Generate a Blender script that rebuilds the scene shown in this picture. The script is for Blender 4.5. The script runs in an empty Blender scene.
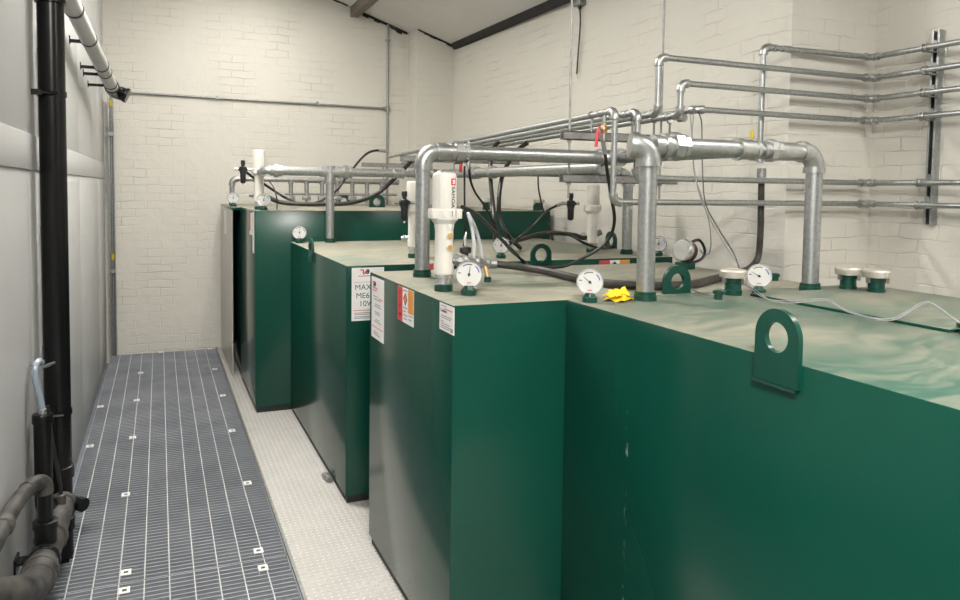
import bpy, bmesh, math, random
from mathutils import Vector, Matrix
random.seed(7)
S = bpy.context.scene
C = S.collection
PI = math.pi
V = Vector

# ------------------------------------------------------------------ camera
CAM_POS = V((0.0, 0.0, 1.70))
yaw, pitch, roll, FPX, CY = 0.405279, 0.055330, 0.0132533, 748.0145, 231.268
F = V((math.sin(yaw)*math.cos(pitch), math.cos(yaw)*math.cos(pitch), -math.sin(pitch)))
Rr = F.cross(V((0, 0, 1))).normalized()
Uu = Rr.cross(F)
R2 = math.cos(roll)*Rr + math.sin(roll)*Uu
U2 = -math.sin(roll)*Rr + math.cos(roll)*Uu
cam = bpy.data.cameras.new('camera')
cam.sensor_fit = 'HORIZONTAL'; cam.sensor_width = 36.0
cam.lens = FPX*36.0/960.0
cam.shift_y = -(300.0-CY)/960.0
cam.clip_start = 0.05
co = bpy.data.objects.new('camera', cam); C.objects.link(co)
co.matrix_world = Matrix(((R2.x, U2.x, -F.x, 0), (R2.y, U2.y, -F.y, 0), (R2.z, U2.z, -F.z, CAM_POS.z), (0, 0, 0, 1)))
S.camera = co
S.view_settings.view_transform = 'Standard'
S.view_settings.look = 'None'
S.view_settings.gamma = 1.0
S.view_settings.use_curve_mapping = False
S.view_settings.exposure = 0.35

# ------------------------------------------------------------------ materials
def mat(name, col, rough=.5, metal=0.0, spec=.5, trans=0.0, coat=0.0):
    m = bpy.data.materials.new(name); m.use_nodes = True
    b = m.node_tree.nodes['Principled BSDF']
    b.inputs['Base Color'].default_value = (*col, 1)
    b.inputs['Roughness'].default_value = rough
    b.inputs['Metallic'].default_value = metal
    b.inputs['Specular IOR Level'].default_value = spec
    b.inputs['Transmission Weight'].default_value = trans
    b.inputs['Coat Weight'].default_value = coat
    return m
class NT:
    def __init__(s, m): s.t = m.node_tree; s.b = s.t.nodes['Principled BSDF']
    def n(s, typ, **kw):
        x = s.t.nodes.new(typ)
        for k, v in kw.items(): setattr(x, k, v)
        return x
    def l(s, a, b): s.t.links.new(a, b)
    def math(s, op, a, b=None, c=None):
        x = s.n('ShaderNodeMath', operation=op)
        for i, v in enumerate((a, b, c)):
            if v is None: continue
            if hasattr(v, 'links'): s.l(v, x.inputs[i])
            else: x.inputs[i].default_value = v
        return x.outputs[0]
    def pos(s): return s.n('ShaderNodeNewGeometry').outputs['Position']
    def scale(s, vec, sc):
        x = s.n('ShaderNodeVectorMath', operation='MULTIPLY'); s.l(vec, x.inputs[0]); x.inputs[1].default_value = sc
        return x.outputs[0]
    def noise(s, vec, scale, detail=4, rough=.5, dist=0):
        x = s.n('ShaderNodeTexNoise'); s.l(vec, x.inputs['Vector'])
        x.inputs['Scale'].default_value = scale; x.inputs['Detail'].default_value = detail
        x.inputs['Roughness'].default_value = rough; x.inputs['Distortion'].default_value = dist
        return x.outputs['Fac']
    def ramp(s, fac, stops):
        x = s.n('ShaderNodeValToRGB'); s.l(fac, x.inputs[0])
        e = x.color_ramp.elements
        while len(e) < len(stops): e.new(.5)
        for q, (p, c) in zip(e, stops):
            q.position = p; q.color = (c, c, c, 1) if not hasattr(c, '__len__') else (*c, 1)
        return x.outputs['Color']
    def mix(s, fac, a, b, mode='MIX'):
        x = s.n('ShaderNodeMix', data_type='RGBA', blend_type=mode)
        for i, v in ((0, fac), (6, a), (7, b)):
            if hasattr(v, 'links'): s.l(v, x.inputs[i])
            elif i == 0: x.inputs[0].default_value = v
            else: x.inputs[i].default_value = (*v, 1)
        return x.outputs[2]
    def bump(s, h, strength, dist):
        x = s.n('ShaderNodeBump'); x.inputs['Strength'].default_value = strength; x.inputs['Distance'].default_value = dist
        s.l(h, x.inputs['Height']); s.l(x.outputs[0], s.b.inputs['Normal'])

def noisy(name, c1, c2, scale, rough=.5, metal=0.0, bumps=0.0, rr=None, stretch=(1, 1, 1)):
    m = mat(name, c1, rough, metal); t = NT(m)
    p = t.scale(t.pos(), stretch)
    f = t.noise(p, scale, 5, .6)
    t.l(t.mix(t.ramp(f, ((.35, 0), (.65, 1))), c1, c2), t.b.inputs['Base Color'])
    if rr: t.l(t.ramp(f, ((.3, rr[0]), (.7, rr[1]))), t.b.inputs['Roughness'])
    if bumps: t.bump(f, .4, bumps)
    return m

def brick_mat(name, col, col2, mortar, depth=.006):
    m = mat(name, col, .62); t = NT(m)
    g = t.n('ShaderNodeNewGeometry')
    sp = t.n('ShaderNodeSeparateXYZ'); t.l(g.outputs['Position'], sp.inputs[0])
    sn = t.n('ShaderNodeSeparateXYZ'); t.l(g.outputs['True Normal'], sn.inputs[0])
    fx = t.math('GREATER_THAN', t.math('ABSOLUTE', sn.outputs[0]), .5)
    u = t.math('ADD', t.math('MULTIPLY', sp.outputs[1], fx), t.math('MULTIPLY', sp.outputs[0], t.math('SUBTRACT', 1.0, fx)))
    cb = t.n('ShaderNodeCombineXYZ'); t.l(u, cb.inputs[0]); t.l(sp.outputs[2], cb.inputs[1])
    # wobble the courses: old painted brickwork
    nz = t.n('ShaderNodeTexNoise'); t.l(g.outputs['Position'], nz.inputs['Vector']); nz.inputs['Scale'].default_value = 5.0; nz.inputs['Detail'].default_value = 3
    off = t.n('ShaderNodeVectorMath', operation='SCALE'); 
    sub = t.n('ShaderNodeVectorMath', operation='SUBTRACT'); t.l(nz.outputs['Color'], sub.inputs[0]); sub.inputs[1].default_value = (.5, .5, .5)
    t.l(sub.outputs[0], off.inputs[0]); off.inputs['Scale'].default_value = .05
    ad = t.n('ShaderNodeVectorMath', operation='ADD'); t.l(cb.outputs[0], ad.inputs[0]); t.l(off.outputs[0], ad.inputs[1])
    br = t.n('ShaderNodeTexBrick'); t.l(ad.outputs[0], br.inputs['Vector'])
    br.inputs['Scale'].default_value = 1.0
    br.inputs['Brick Width'].default_value = .235; br.inputs['Row Height'].default_value = .081
    br.inputs['Mortar Size'].default_value = .0055; br.inputs['Mortar Smooth'].default_value = .8
    br.inputs['Color1'].default_value = (*col, 1); br.inputs['Color2'].default_value = (*col2, 1); br.inputs['Mortar'].default_value = (*mortar, 1)
    big = t.noise(g.outputs['Position'], 1.6, 4, .6)
    keep = t.ramp(t.noise(g.outputs['Position'], 2.6, 3, .6), ((.42, .04), (.74, .9)))
    c = t.mix(keep, col, br.outputs['Color'])
    c = t.mix(t.ramp(big, ((.3, 0), (.75, .35))), c, tuple(x*.9 for x in col))
    t.l(c, t.b.inputs['Base Color'])
    fine = t.noise(g.outputs['Position'], 40, 4, .6)
    h = t.math('ADD', t.math('MULTIPLY', t.math('MULTIPLY', br.outputs['Fac'], keep), -1.0), t.math('MULTIPLY', fine, .35))
    h = t.math('ADD', h, t.math('MULTIPLY', t.noise(g.outputs['Position'], 9, 3, .5), .9))
    t.bump(h, .9, depth)
    return m

M = {}
M['brick'] = brick_mat('painted_brick', (.63, .612, .552), (.615, .596, .537), (.515, .50, .44))
M['ceiling'] = noisy('ceiling_board', (.66, .65, .63), (.62, .61, .59), 2.0, .8)
M['panel'] = noisy('wall_panel', (.50, .505, .50), (.47, .475, .47), 1.2, .4)
M['concrete'] = noisy('pit_concrete', (.20, .22, .255), (.13, .145, .17), 6, .6)
M['black_gap'] = noisy('black_eaves', (.008, .008, .008), (.022, .02, .018), 14, .8)
M['timber'] = noisy('grey_timber', (.22, .18, .145), (.16, .13, .105), 9, .7, stretch=(1, .1, 1))
M['galv'] = noisy('galvanised_steel', (.45, .465, .462), (.34, .355, .352), 55, .34, .9, 0, (.28, .46))
M['galv_dull'] = noisy('dull_zinc', (.36, .365, .355), (.27, .275, .265), 40, .45, .75, 0, (.38, .55))
M['fitting'] = noisy('galvanised_fitting', (.50, .508, .50), (.38, .388, .38), 30, .34, .9, .0006, (.26, .42))
M['bar'] = noisy('grating_bar', (.37, .39, .42), (.28, .30, .33), 3, .4, .35, 0, (.28, .46))
M['rod'] = noisy('grating_rod', (.60, .61, .60), (.46, .47, .47), 10, .5, .35)
M['clip'] = mat('zinc_clip', (.80, .80, .77), .45, .3)
M['black_pvc'] = mat('black_plastic_pipe', (.007, .007, .0075), .25, 0, .3)
M['dusty_pvc'] = noisy('dusty_grey_pipe', (.018, .0175, .017), (.085, .08, .072), 11, .55)
M['white_pvc'] = noisy('pale_drain_pipe', (.50, .50, .49), (.44, .44, .43), 4, .4)
M['black_rubber'] = mat('black_rubber_hose', (.012, .0115, .011), .42)
M['black_dusty'] = noisy('dusty_rubber_hose', (.012, .0115, .011), (.055, .047, .038), 9, .5)
M['cable_grey'] = mat('pale_grey_cable', (.25, .25, .255), .45)
M['cable_dark'] = mat('dark_cable', (.05, .05, .05), .5)
M['clear_hose'] = mat('clear_hose', (.62, .65, .66), .25, 0, .5, .35)
M['blue_hose'] = mat('bluish_clear_hose', (.36, .43, .50), .22, 0, .5, .3)
M['white'] = mat('white_enamel', (.63, .615, .56), .34)
M['dial'] = mat('dial_white', (.60, .60, .585), .45)
M['chrome'] = mat('case_steel', (.62, .62, .60), .25, .85)
M['black'] = mat('black_plastic', (.012, .012, .013), .4)
M['ink'] = mat('black_ink', (.03, .03, .035), .6)
M['ink_grey'] = mat('grey_print', (.28, .27, .28), .6)
M['red'] = mat('red_plastic', (.62, .03, .06), .4)
M['red_print'] = mat('red_print', (.62, .06, .07), .5)
M['orange_print'] = mat('orange_print', (.72, .29, .06), .5)
M['paper'] = mat('label_paper', (.80, .79, .78), .4)
M['gold'] = mat('amber_port', (.60, .36, .10), .3, .35)
M['brass'] = mat('brass', (.55, .36, .20), .35, .8)
M['yellow'] = noisy('yellow_cloth', (.86, .60, .015), (.78, .50, .01), 22, .8)
M['yellow_paint'] = mat('yellow_lever', (.62, .50, .03), .45)
M['lid'] = noisy('cast_lid', (.56, .53, .47), (.45, .42, .36), 20, .45, .5)
M['blue'] = mat('blue_print', (.08, .10, .40), .5)
M['maroon'] = mat('dark_red_back', (.05, .018, .02), .4)
M['tube_light'] = mat('diffuser', (.9, .9, .9), .5)

# checker plate floor
def checker():
    m = mat('checker_plate', (.66, .63, .59), .5, .15); t = NT(m)
    p = t.pos(); sp = t.n('ShaderNodeSeparateXYZ'); t.l(p, sp.inputs[0])
    P = .030
    ux, uy = t.math('DIVIDE', sp.outputs[0], P), t.math('DIVIDE', sp.outputs[1], P)
    cx, cy = t.math('FLOOR', ux), t.math('FLOOR', uy)
    fx, fy = t.math('SUBTRACT', t.math('SUBTRACT', ux, cx), .5), t.math('SUBTRACT', t.math('SUBTRACT', uy, cy), .5)
    par = t.math('ABSOLUTE', t.math('MODULO', t.math('ADD', cx, cy), 2.0))
    a, b = t.math('ADD', fx, fy), t.math('SUBTRACT', fx, fy)
    inv = t.math('SUBTRACT', 1.0, par)
    l = t.math('ADD', t.math('MULTIPLY', a, par), t.math('MULTIPLY', b, inv))
    w = t.math('ADD', t.math('MULTIPLY', b, par), t.math('MULTIPLY', a, inv))
    d = t.math('ADD', t.math('POWER', t.math('DIVIDE', l, .66), 2.0), t.math('POWER', t.math('DIVIDE', w, .2), 2.0))
    h = t.ramp(d, ((.4, 1.0), (1.0, 0.0)))
    n1 = t.noise(p, 6, 5, .65)
    c = t.mix(t.ramp(n1, ((.3, 0), (.7, 1))), (.55, .53, .50), (.65, .63, .595))
    c = t.mix(t.math('MULTIPLY', h, .85), t.mix(1.0, c, (.80, .80, .80), 'MULTIPLY'), (.78, .765, .73))
    t.l(c, t.b.inputs['Base Color'])
    t.bump(h, 1.0, .005)
    return m
M['checker'] = checker()

# tank paint: glossy dark green, pale dust lying on the upward faces
def tank_mat(name, dust, dustcol, streak=None):
    m = mat(name, (.0045, .055, .036), .30, 0, .27); t = NT(m)
    g = t.n('ShaderNodeNewGeometry'); p = g.outputs['Position']
    sn = t.n('ShaderNodeSeparateXYZ'); t.l(g.outputs['Normal'], sn.inputs[0])
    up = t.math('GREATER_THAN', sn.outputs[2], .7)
    warp = t.n('ShaderNodeTexNoise'); t.l(p, warp.inputs['Vector']); warp.inputs['Scale'].default_value = 1.6; warp.inputs['Detail'].default_value = 2
    wv = t.n('ShaderNodeVectorMath', operation='MULTIPLY_ADD'); t.l(warp.outputs['Color'], wv.inputs[0]); wv.inputs[1].default_value = (.7, .7, 0); t.l(p, wv.inputs[2])
    sw = t.noise(t.scale(wv.outputs[0], (2.2, 5.5, 1)), 2.4, 6, .68, .6)
    cl = t.noise(p, 1.4, 3, .5)
    f = t.math('ADD', t.math('MULTIPLY', sw, .62), t.math('MULTIPLY', cl, .5))
    d = t.ramp(f, ((.40-dust, 0), (.66-dust, 1)))
    d = t.math('MULTIPLY', d, up)
    gn = t.noise(p, .9, 3, .5)
    green = t.mix(t.ramp(gn, ((.3, 0), (.7, 1))), (.0028, .043, .0285), (.0037, .053, .035))
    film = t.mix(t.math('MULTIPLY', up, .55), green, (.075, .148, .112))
    dc = t.mix(t.ramp(t.noise(p, 3.2, 4, .6), ((.3, 0), (.7, 1))), dustcol, tuple(x*.82 for x in dustcol))
    c = t.mix(t.math('MULTIPLY', d, .88), film, dc)
    if streak:
        sp = t.n('ShaderNodeSeparateXYZ'); t.l(p, sp.inputs[0])
        k = t.math('LESS_THAN', t.math('ABSOLUTE', t.math('SUBTRACT', sp.outputs[1], streak)), .006)
        k = t.math('MULTIPLY', k, t.math('LESS_THAN', sp.outputs[2], 1.06))
        k = t.math('MULTIPLY', k, t.ramp(t.noise(t.scale(p, (1, 1, .5)), 14, 5, .7), ((.52, 0), (.62, .55))))
        c = t.mix(k, c, (.45, .5, .45))
    t.l(c, t.b.inputs['Base Color'])
    t.l(t.math('ADD', t.math('MULTIPLY', d, .4), t.math('ADD', t.math('MULTIPLY', up, .2), .19)), t.b.inputs['Roughness'])
    t.bump(t.noise(p, 3.0, 2, .4), .06, .004)
    return m
DUST = (.30, .28, .215)
M['tank_far'] = tank_mat('tank_paint_dusty_far', .08, (.36, .33, .26))
M['tank_mid'] = tank_mat('tank_paint_dusty_mid', .07, (.315, .29, .23))
M['tank_near'] = tank_mat('tank_paint_dusty_near', -.005, (.25, .235, .185), 1.94)
M['tank_grey'] = mat('pale_grey_tank_side', (.44, .42, .38), .28)  # pale base colour stands for the wall reflected in the tank side
M['green'] = mat('green_paint', (.003, .044, .0295), .3)
M['green_dark'] = mat('dark_base', (.010, .014, .012), .6)

# ------------------------------------------------------------------ mesh builder
class MB:
    def __init__(s): s.v = []; s.f = []; s.sm = []
    def _add(s, vs, fs, smooth):
        o = len(s.v); s.v += [tuple(v) for v in vs]
        for f in fs: s.f.append(tuple(i+o for i in f)); s.sm.append(smooth)
        return s
    def box(s, x0, x1, y0, y1, z0, z1, mtx=None, ch=0.0):
        if ch > 0:
            bm = bmesh.new(); bmesh.ops.create_cube(bm, size=1)
            bmesh.ops.scale(bm, vec=(x1-x0, y1-y0, z1-z0), verts=bm.verts)
            bmesh.ops.translate(bm, vec=((x0+x1)/2, (y0+y1)/2, (z0+z1)/2), verts=bm.verts)
            bmesh.ops.bevel(bm, geom=bm.edges[:], offset=ch, segments=2, affect='EDGES', profile=.5)
            bm.verts.index_update()
            vs = [v.co.copy() for v in bm.verts]; fs = [[v.index for v in f.verts] for f in bm.faces]; bm.free()
        else:
            vs = [V((x, y, z)) for x in (x0, x1) for y in (y0, y1) for z in (z0, z1)]
            fs = [(0, 1, 3, 2), (4, 6, 7, 5), (0, 4, 5, 1), (2, 3, 7, 6), (0, 2, 6, 4), (1, 5, 7, 3)]
        if mtx: vs = [mtx @ v for v in vs]
        return s._add(vs, fs, False)
    def tube(s, pts, r, n=12, caps=True):
        pts = [V(p) for p in pts]
        rs = r if isinstance(r, (list, tuple)) else [r]*len(pts)
        t0 = (pts[1]-pts[0]).normalized()
        a = t0.orthogonal().normalized()
        rings = []; prev = t0
        for i, p in enumerate(pts):
            if i == 0: t = t0
            elif i == len(pts)-1: t = (pts[i]-pts[i-1]).normalized()
            else:
                t = ((pts[i]-pts[i-1]).normalized()+(pts[i+1]-pts[i]).normalized())
                t = t.normalized() if t.length > 1e-6 else prev
            q = prev.rotation_difference(t); a = (q @ a); a = (a - t*a.dot(t)).normalized(); prev = t
            b = t.cross(a)
            rings.append([p + rs[i]*(math.cos(2*PI*k/n)*a+math.sin(2*PI*k/n)*b) for k in range(n)])
        vs = [v for rg in rings for v in rg]; fs = []
        for i in range(len(rings)-1):
            for k in range(n):
                k2 = (k+1) % n
                fs.append((i*n+k, i*n+k2, (i+1)*n+k2, (i+1)*n+k))
        s._add(vs, fs, True)
        if caps:
            o = len(s.v)-len(vs)
            s.f.append(tuple(o+k for k in reversed(range(n)))); s.sm.append(False)
            s.f.append(tuple(o+(len(rings)-1)*n+k for k in range(n))); s.sm.append(False)
        return s
    def cyl(s, p0, p1, r, r1=None, n=20): return s.tube([p0, p1], [r, r if r1 is None else r1], n)
    def lathe(s, prof, base=(0, 0, 0), axis=(0, 0, 1), n=24):
        base = V(base); q = V((0, 0, 1)).rotation_difference(V(axis).normalized())
        vs = []; fs = []
        for r, z in prof:
            for k in range(n):
                vs.append(base + q @ V((r*math.cos(2*PI*k/n), r*math.sin(2*PI*k/n), z)))
        for i in range(len(prof)-1):
            for k in range(n):
                k2 = (k+1) % n
                fs.append((i*n+k, i*n+k2, (i+1)*n+k2, (i+1)*n+k))
        fs.append(tuple(reversed(range(n)))); fs.append(tuple((len(prof)-1)*n+k for k in range(n)))
        return s._add(vs, fs, True)
    def prism(s, outline, hole, th, mtx):
        """flat plate from 2D outline (with optional hole loop of equal length), thickness th along local z"""
        n = len(outline); vs = []; fs = []
        if hole:
            m = n
            for z in (0, th):
                vs += [mtx @ V((x, y, z)) for x, y in outline]; vs += [mtx @ V((x, y, z)) for x, y in hole]
            for k in range(n):
                k2 = (k+1) % n
                fs.append((k, n+k, n+k2, k2)); fs.append((2*n+k, 2*n+k2, 3*n+k2, 3*n+k))
                fs.append((k, k2, 2*n+k2, 2*n+k)); fs.append((n+k, 3*n+k, 3*n+k2, n+k2))
        else:
            for z in (0, th): vs += [mtx @ V((x, y, z)) for x, y in outline]
            fs = [tuple(reversed(range(n))), tuple(range(n, 2*n))]
            for k in range(n):
                k2 = (k+1) % n; fs.append((k, k2, n+k2, n+k))
        return s._add(vs, fs, False)
    def build(s, name, m, parent=None, smooth=35):
        me = bpy.data.meshes.new(name); me.from_pydata(s.v, [], s.f); me.update()
        bm = bmesh.new(); bm.from_mesh(me); bmesh.ops.recalc_face_normals(bm, faces=bm.faces); bm.to_mesh(me); bm.free()
        me.polygons.foreach_set('use_smooth', s.sm)
        me.set_sharp_from_angle(angle=math.radians(smooth))
        for x in (m if isinstance(m, list) else [m]): me.materials.append(x)
        o = bpy.data.objects.new(name, me); C.objects.link(o)
        if parent is not None:
            o.parent = parent
            if INV.get(parent): o.matrix_parent_inverse = INV[parent]
        return o
INV = {}
def tag(o, label, cat, group=None):
    o['label'] = label; o['category'] = cat
    if group: o['group'] = group
    return o
def thing(name, label, cat, loc=(0, 0, 0), rz=0.0, group=None, world=True):
    """an Empty at the thing's base; parts written in world coordinates when world=True"""
    o = bpy.data.objects.new(name, None); o.empty_display_size = .05; C.objects.link(o)
    o.location = loc; o.rotation_euler = (0, 0, rz)
    if world: INV[o] = (Matrix.Translation(V(loc)) @ Matrix.Rotation(rz, 4, 'Z')).inverted()
    return tag(o, label, cat, group)
def struct(o): o['kind'] = 'structure'; return o
def part(mb, name, m, parent, label=None):
    o = mb.build(name, m, parent)
    if label: o['label'] = label
    return o
def sub(mb, name, m, parent):   # sub-part: parent part has identity basis with inverse, so world coords still hold
    o = mb.build(name, m)
    o.parent = parent
    top = parent.parent
    if top is not None and top in INV: o.matrix_parent_inverse = Matrix.Identity(4)
    return o
def dup(root, loc, rz, label, group=None):
    r = root.copy(); C.objects.link(r); r.location = loc; r.rotation_euler = (0, 0, rz); r['label'] = label
    if group: r['group'] = group
    for ch in list(root.children):
        c = ch.copy(); C.objects.link(c); c.parent = r
        for g in list(ch.children):
            d = g.copy(); C.objects.link(d); d.parent = c
    return r
def smooth_path(pts, k=8):
    """Catmull-Rom through the points"""
    P = [V(p) for p in pts]; P = [2*P[0]-P[1]] + P + [2*P[-1]-P[-2]]; out = []
    for i in range(1, len(P)-2):
        a, b, c, d = P[i-1:i+3]
        for j in range(k):
            t = j/k
            out.append(.5*((2*b)+(c-a)*t+(2*a-5*b+4*c-d)*t*t+(3*b-3*c+d-a)*t**3))
    out.append(P[-2]); return out
def text_mesh(name, txt, size, mtx, m, parent, th=.0004, align='LEFT'):
    cu = bpy.data.curves.new(name, 'FONT'); cu.body = txt; cu.size = size; cu.extrude = th; cu.align_x = align
    tmp = bpy.data.objects.new(name, cu); C.objects.link(tmp)
    dg = bpy.context.evaluated_depsgraph_get()
    me = bpy.data.meshes.new_from_object(tmp.evaluated_get(dg)); C.objects.unlink(tmp); bpy.data.objects.remove(tmp)
    me.transform(mtx); me.materials.clear(); me.materials.append(m); me.name = name
    o = bpy.data.objects.new(name, me); C.objects.link(o); o.parent = parent
    return o
def face_y(x, y, z): return Matrix(((1, 0, 0, x), (0, 0, -1, y), (0, 1, 0, z), (0, 0, 0, 1)))       # reads from -Y
def face_x(x, y, z): return Matrix(((0, 0, -1, x), (-1, 0, 0, y), (0, 1, 0, z), (0, 0, 0, 1)))      # reads from -X

def elbow_pts(a, b, c, R, n=8):
    """arc that rounds corner b between directions a->b and b->c"""
    a, b, c = V(a), V(b), V(c); d1 = (b-a).normalized(); d2 = (c-b).normalized()
    o = b - d1*R + d2*R
    return [o + R*(-d2*math.cos(t) + d1*math.sin(t)) for t in [PI/2*i/n for i in range(n+1)]]
def elbow(parent, a, b, c, r, m, R=None, rim=True, name='elbow'):
    R = R or r*2.0; rf = r*(1.2 if r > .02 else 1.38)
    mb = MB(); p = elbow_pts(a, b, c, R); mb.tube(p, rf, 18)
    if rim:
        d1 = (V(b)-V(a)).normalized(); d2 = (V(c)-V(b)).normalized()
        mb.cyl(p[0]-d1*r*.55, p[0]+d1*r*.15, rf*1.1, n=20); mb.cyl(p[-1]-d2*r*.15, p[-1]+d2*r*.55, rf*1.1, n=20)
    return part(mb, name, m, parent)
def straight(parent, a, b, r, m, name='pipe', n=18): return part(MB().cyl(a, b, r, n=n), name, m, parent)
def union(parent, c, d, r, m, name='union'):
    c = V(c); d = V(d).normalized(); mb = MB()
    mb.cyl(c-d*r*1.5, c+d*r*1.5, r*1.22, n=20)
    mb.cyl(c-d*r*.55, c+d*r*.55, r*1.62, n=8)
    mb.cyl(c+d*r*.9, c+d*r*1.42, r*1.4, n=8)
    return part(mb, name, m, parent)
def coupling(parent, c, d, r, m, name='coupling', k=1.0):
    c = V(c); d = V(d).normalized(); L = r*1.7*k; mb = MB()
    mb.cyl(c-d*L, c+d*L, r*1.2, n=20)
    mb.cyl(c-d*(L+r*.06), c-d*(L-r*.4), r*1.34, n=20); mb.cyl(c+d*(L-r*.4), c+d*(L+r*.06), r*1.34, n=20)
    return part(mb, name, m, parent)
def collar(parent, x, y, z, r, h=.034):
    mb = MB().lathe([(r*1.28, 0), (r*1.28, h*.6), (r*1.2, h*.62), (r*1.2, h), (r*.9, h)], (x, y, z))
    return part(mb, 'socket_collar', M['green'], parent)
def pipe_run(parent, pts, r, m, mf, R=None, ends=True):
    """straight pipes with an elbow fitting at every inner corner"""
    pts = [V(p) for p in pts]; R = R or r*2.0; n = len(pts)
    for i in range(n-1):
        a, b = pts[i], pts[i+1]; d = (b-a).normalized()
        straight(parent, a + (d*R*.9 if i > 0 else V()), b - (d*R*.9 if i < n-2 else V()), r, m)
    for i in range(1, n-1): elbow(parent, pts[i-1], pts[i], pts[i+1], r, mf, R)

# ------------------------------------------------------------------ the room
XW, YW = -.50, 8.30
XR, XP, YS, XN = 3.20, 3.175, 3.13, 3.82
struct(MB().box(XW-.1, 4.0, -1.5, YW+.1, -.30, -.09).build('floor', M['concrete']))
struct(MB().box(.545, XN, -1.0, YW, -.08, 0.0).build('floor_plate', M['checker']))
mb = MB().box(.532, .545, -1.0, YW, -.08, .006)
struct(mb.build('trim_1', M['galv_dull']))
def ceil_z(x): return 3.29 + .335*(3.2-x)
mb = MB(); a, b = XW-.1, 4.0
vs = [(x, y, ceil_z(x)+dz) for x in (a, b) for y in (-1.5, YW+.1) for dz in (0, .12)]
mb._add([V(v) for v in vs], [(0, 1, 3, 2), (4, 6, 7, 5), (0, 4, 5, 1), (2, 3, 7, 6), (0, 2, 6, 4), (1, 5, 7, 3)], False)
struct(mb.build('ceiling', M['ceiling']))
# far wall with the corner pier
ol = [(XW-.1, -.2), (XR+.1, -.2), (XR+.1, ceil_z(XR+.1)+.04), (XW-.1, ceil_z(XW-.1)+.04)]
mb = MB().prism(ol, None, .15, Matrix(((1, 0, 0, 0), (0, 0, -1, YW+.15), (0, 1, 0, 0), (0, 0, 0, 1))))
ol = [(2.645, 0), (XR+.02, 0), (XR+.02, ceil_z(XR+.02)+.04), (2.645, ceil_z(2.645)+.04)]
mb.prism(ol, None, .33, Matrix(((1, 0, 0, 0), (0, 0, -1, YW+.05), (0, 1, 0, 0), (0, 0, 0, 1))))
struct(mb.build('wall_back', M['brick']))
# right wall: deep bay, shallow pier, then it steps back towards the near end
ol = [(3.075, YW+.1), (XR, 5.3), (XR, 3.68), (XP, 3.68), (XP, YS), (XN, YS), (XN, -1.2), (XN+.2, -1.2), (XN+.2, YW+.1)]
mb = MB().prism(ol, None, 3.75, Matrix(((1, 0, 0, 0), (0, 1, 0, 0), (0, 0, 1, -.2), (0, 0, 0, 1))))
struct(mb.build('wall_right', M['brick']))
# left wall: pale boards with joints and a rail band
ys = [-1.5, .4, 1.9, 3.62, 3.95, 5.78, 7.4, YW]
mb = MB()
for y0, y1 in zip(ys, ys[1:]):
    mb.box(XW-.1, XW, y0+.002, y1-.002, -.2, 1.7585, ch=.0015); mb.box(XW-.1, XW, y0+.002, y1-.002, 1.9115, 4.6, ch=.0015)
mb.box(XW-.1, XW-.012, -1.5, YW, -.2, 4.6)
struct(mb.build('wall_left', M['panel']))
mb = MB().box(XW-.02, XW+.006, -1.5, YW-.02, 1.76, 1.91, ch=.003)
struct(mb.build('trim_2', M['panel']))
# black eaves gap and wall-head gap
mb = MB()
mb._add([V(p) for p in ((XR+.01, 2.0, 3.245), (XR-.035, 2.0, 3.25), (XR-.05, 2.0, 3.31), (XR+.01, 2.0, 3.31), (XR-.10, 7.97, 3.275), (XR-.145, 7.97, 3.28), (XR-.16, 7.97, 3.345), (XR-.10, 7.97, 3.345))],
        [(0, 1, 2, 3), (4, 7, 6, 5), (0, 4, 5, 1), (1, 5, 6, 2), (2, 6, 7, 3), (3, 7, 4, 0)], False)
struct(mb.build('trim_3', M['black_gap']))
mb = MB()
def strip(x0, x1, y, w, n):
    for i in range(n):
        xa, xb = x0+(x1-x0)*i/n, x0+(x1-x0)*(i+1)/n
        h = w*random.uniform(.5, 1.3)
        mb._add([V(p) for yy in (y-.018, y+.01) for p in ((xa, yy, ceil_z(xa)-h), (xb, yy, ceil_z(xb)-h), (xb, yy, ceil_z(xb)+.005), (xa, yy, ceil_z(xa)+.005))],
                [(0, 1, 2, 3), (7, 6, 5, 4), (0, 4, 5, 1), (1, 5, 6, 2), (2, 6, 7, 3), (3, 7, 4, 0)], False)
strip(1.2, 1.93, YW, .022, 7); strip(2.10, 2.62, YW, .045, 8); strip(2.66, XR, YW-.28, .02, 8)
struct(mb.build('trim_4', M['black_gap']))
# roof purlin
zb = ceil_z(2.02)
struct(MB().box(1.965, 2.05, -1.0, YW+.05, zb-.095, zb+.03, ch=.004).build('trim_5', M['timber']))

# ------------------------------------------------------------------ floor gratings
joints = [.53, 1.50, 2.47, 3.45, 4.42, 5.43, 6.38, 7.32, 8.26]
names = ['just inside the near edge of the walkway', 'second from the near end of the walkway', 'beside the black waste pipe elbow', 'beside the foot of the black soil pipe',
         'beside the nearer lettered green tank', 'fourth from the far brick wall', 'third from the far brick wall', 'second from the far brick wall', 'against the far brick wall']
clips = [(-.15, 3.54), (-.15, 3.38), (-.185, 4.455), (-.18, 5.47), (-.18, 6.42), (-.17, 7.36), (-.43, 6.33), (-.43, 5.38), (0, 8.22), (.47, 8.22), (.46, 7.28), (.46, 6.33), (.45, 5.38), (.45, 4.38), (.41, 3.53), (.41, 3.36)]
gl = ['Steel floor grating panel at the near end of the walkway by the curved dusty waste pipe',
      'Floor grating panel beside the two dusty waste pipe bends',
      'Floor grating panel beside the black soil pipe foot, paired pale clips near one edge',
      'Steel floor grating panel passing the near face of the labelled middle tank',
      'Steel floor grating panel fourth from the far brick wall',
      'Steel floor grating panel third from the far brick wall',
      'Steel floor grating panel second from the far brick wall',
      'Steel floor grating panel touching the far brick wall']
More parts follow.
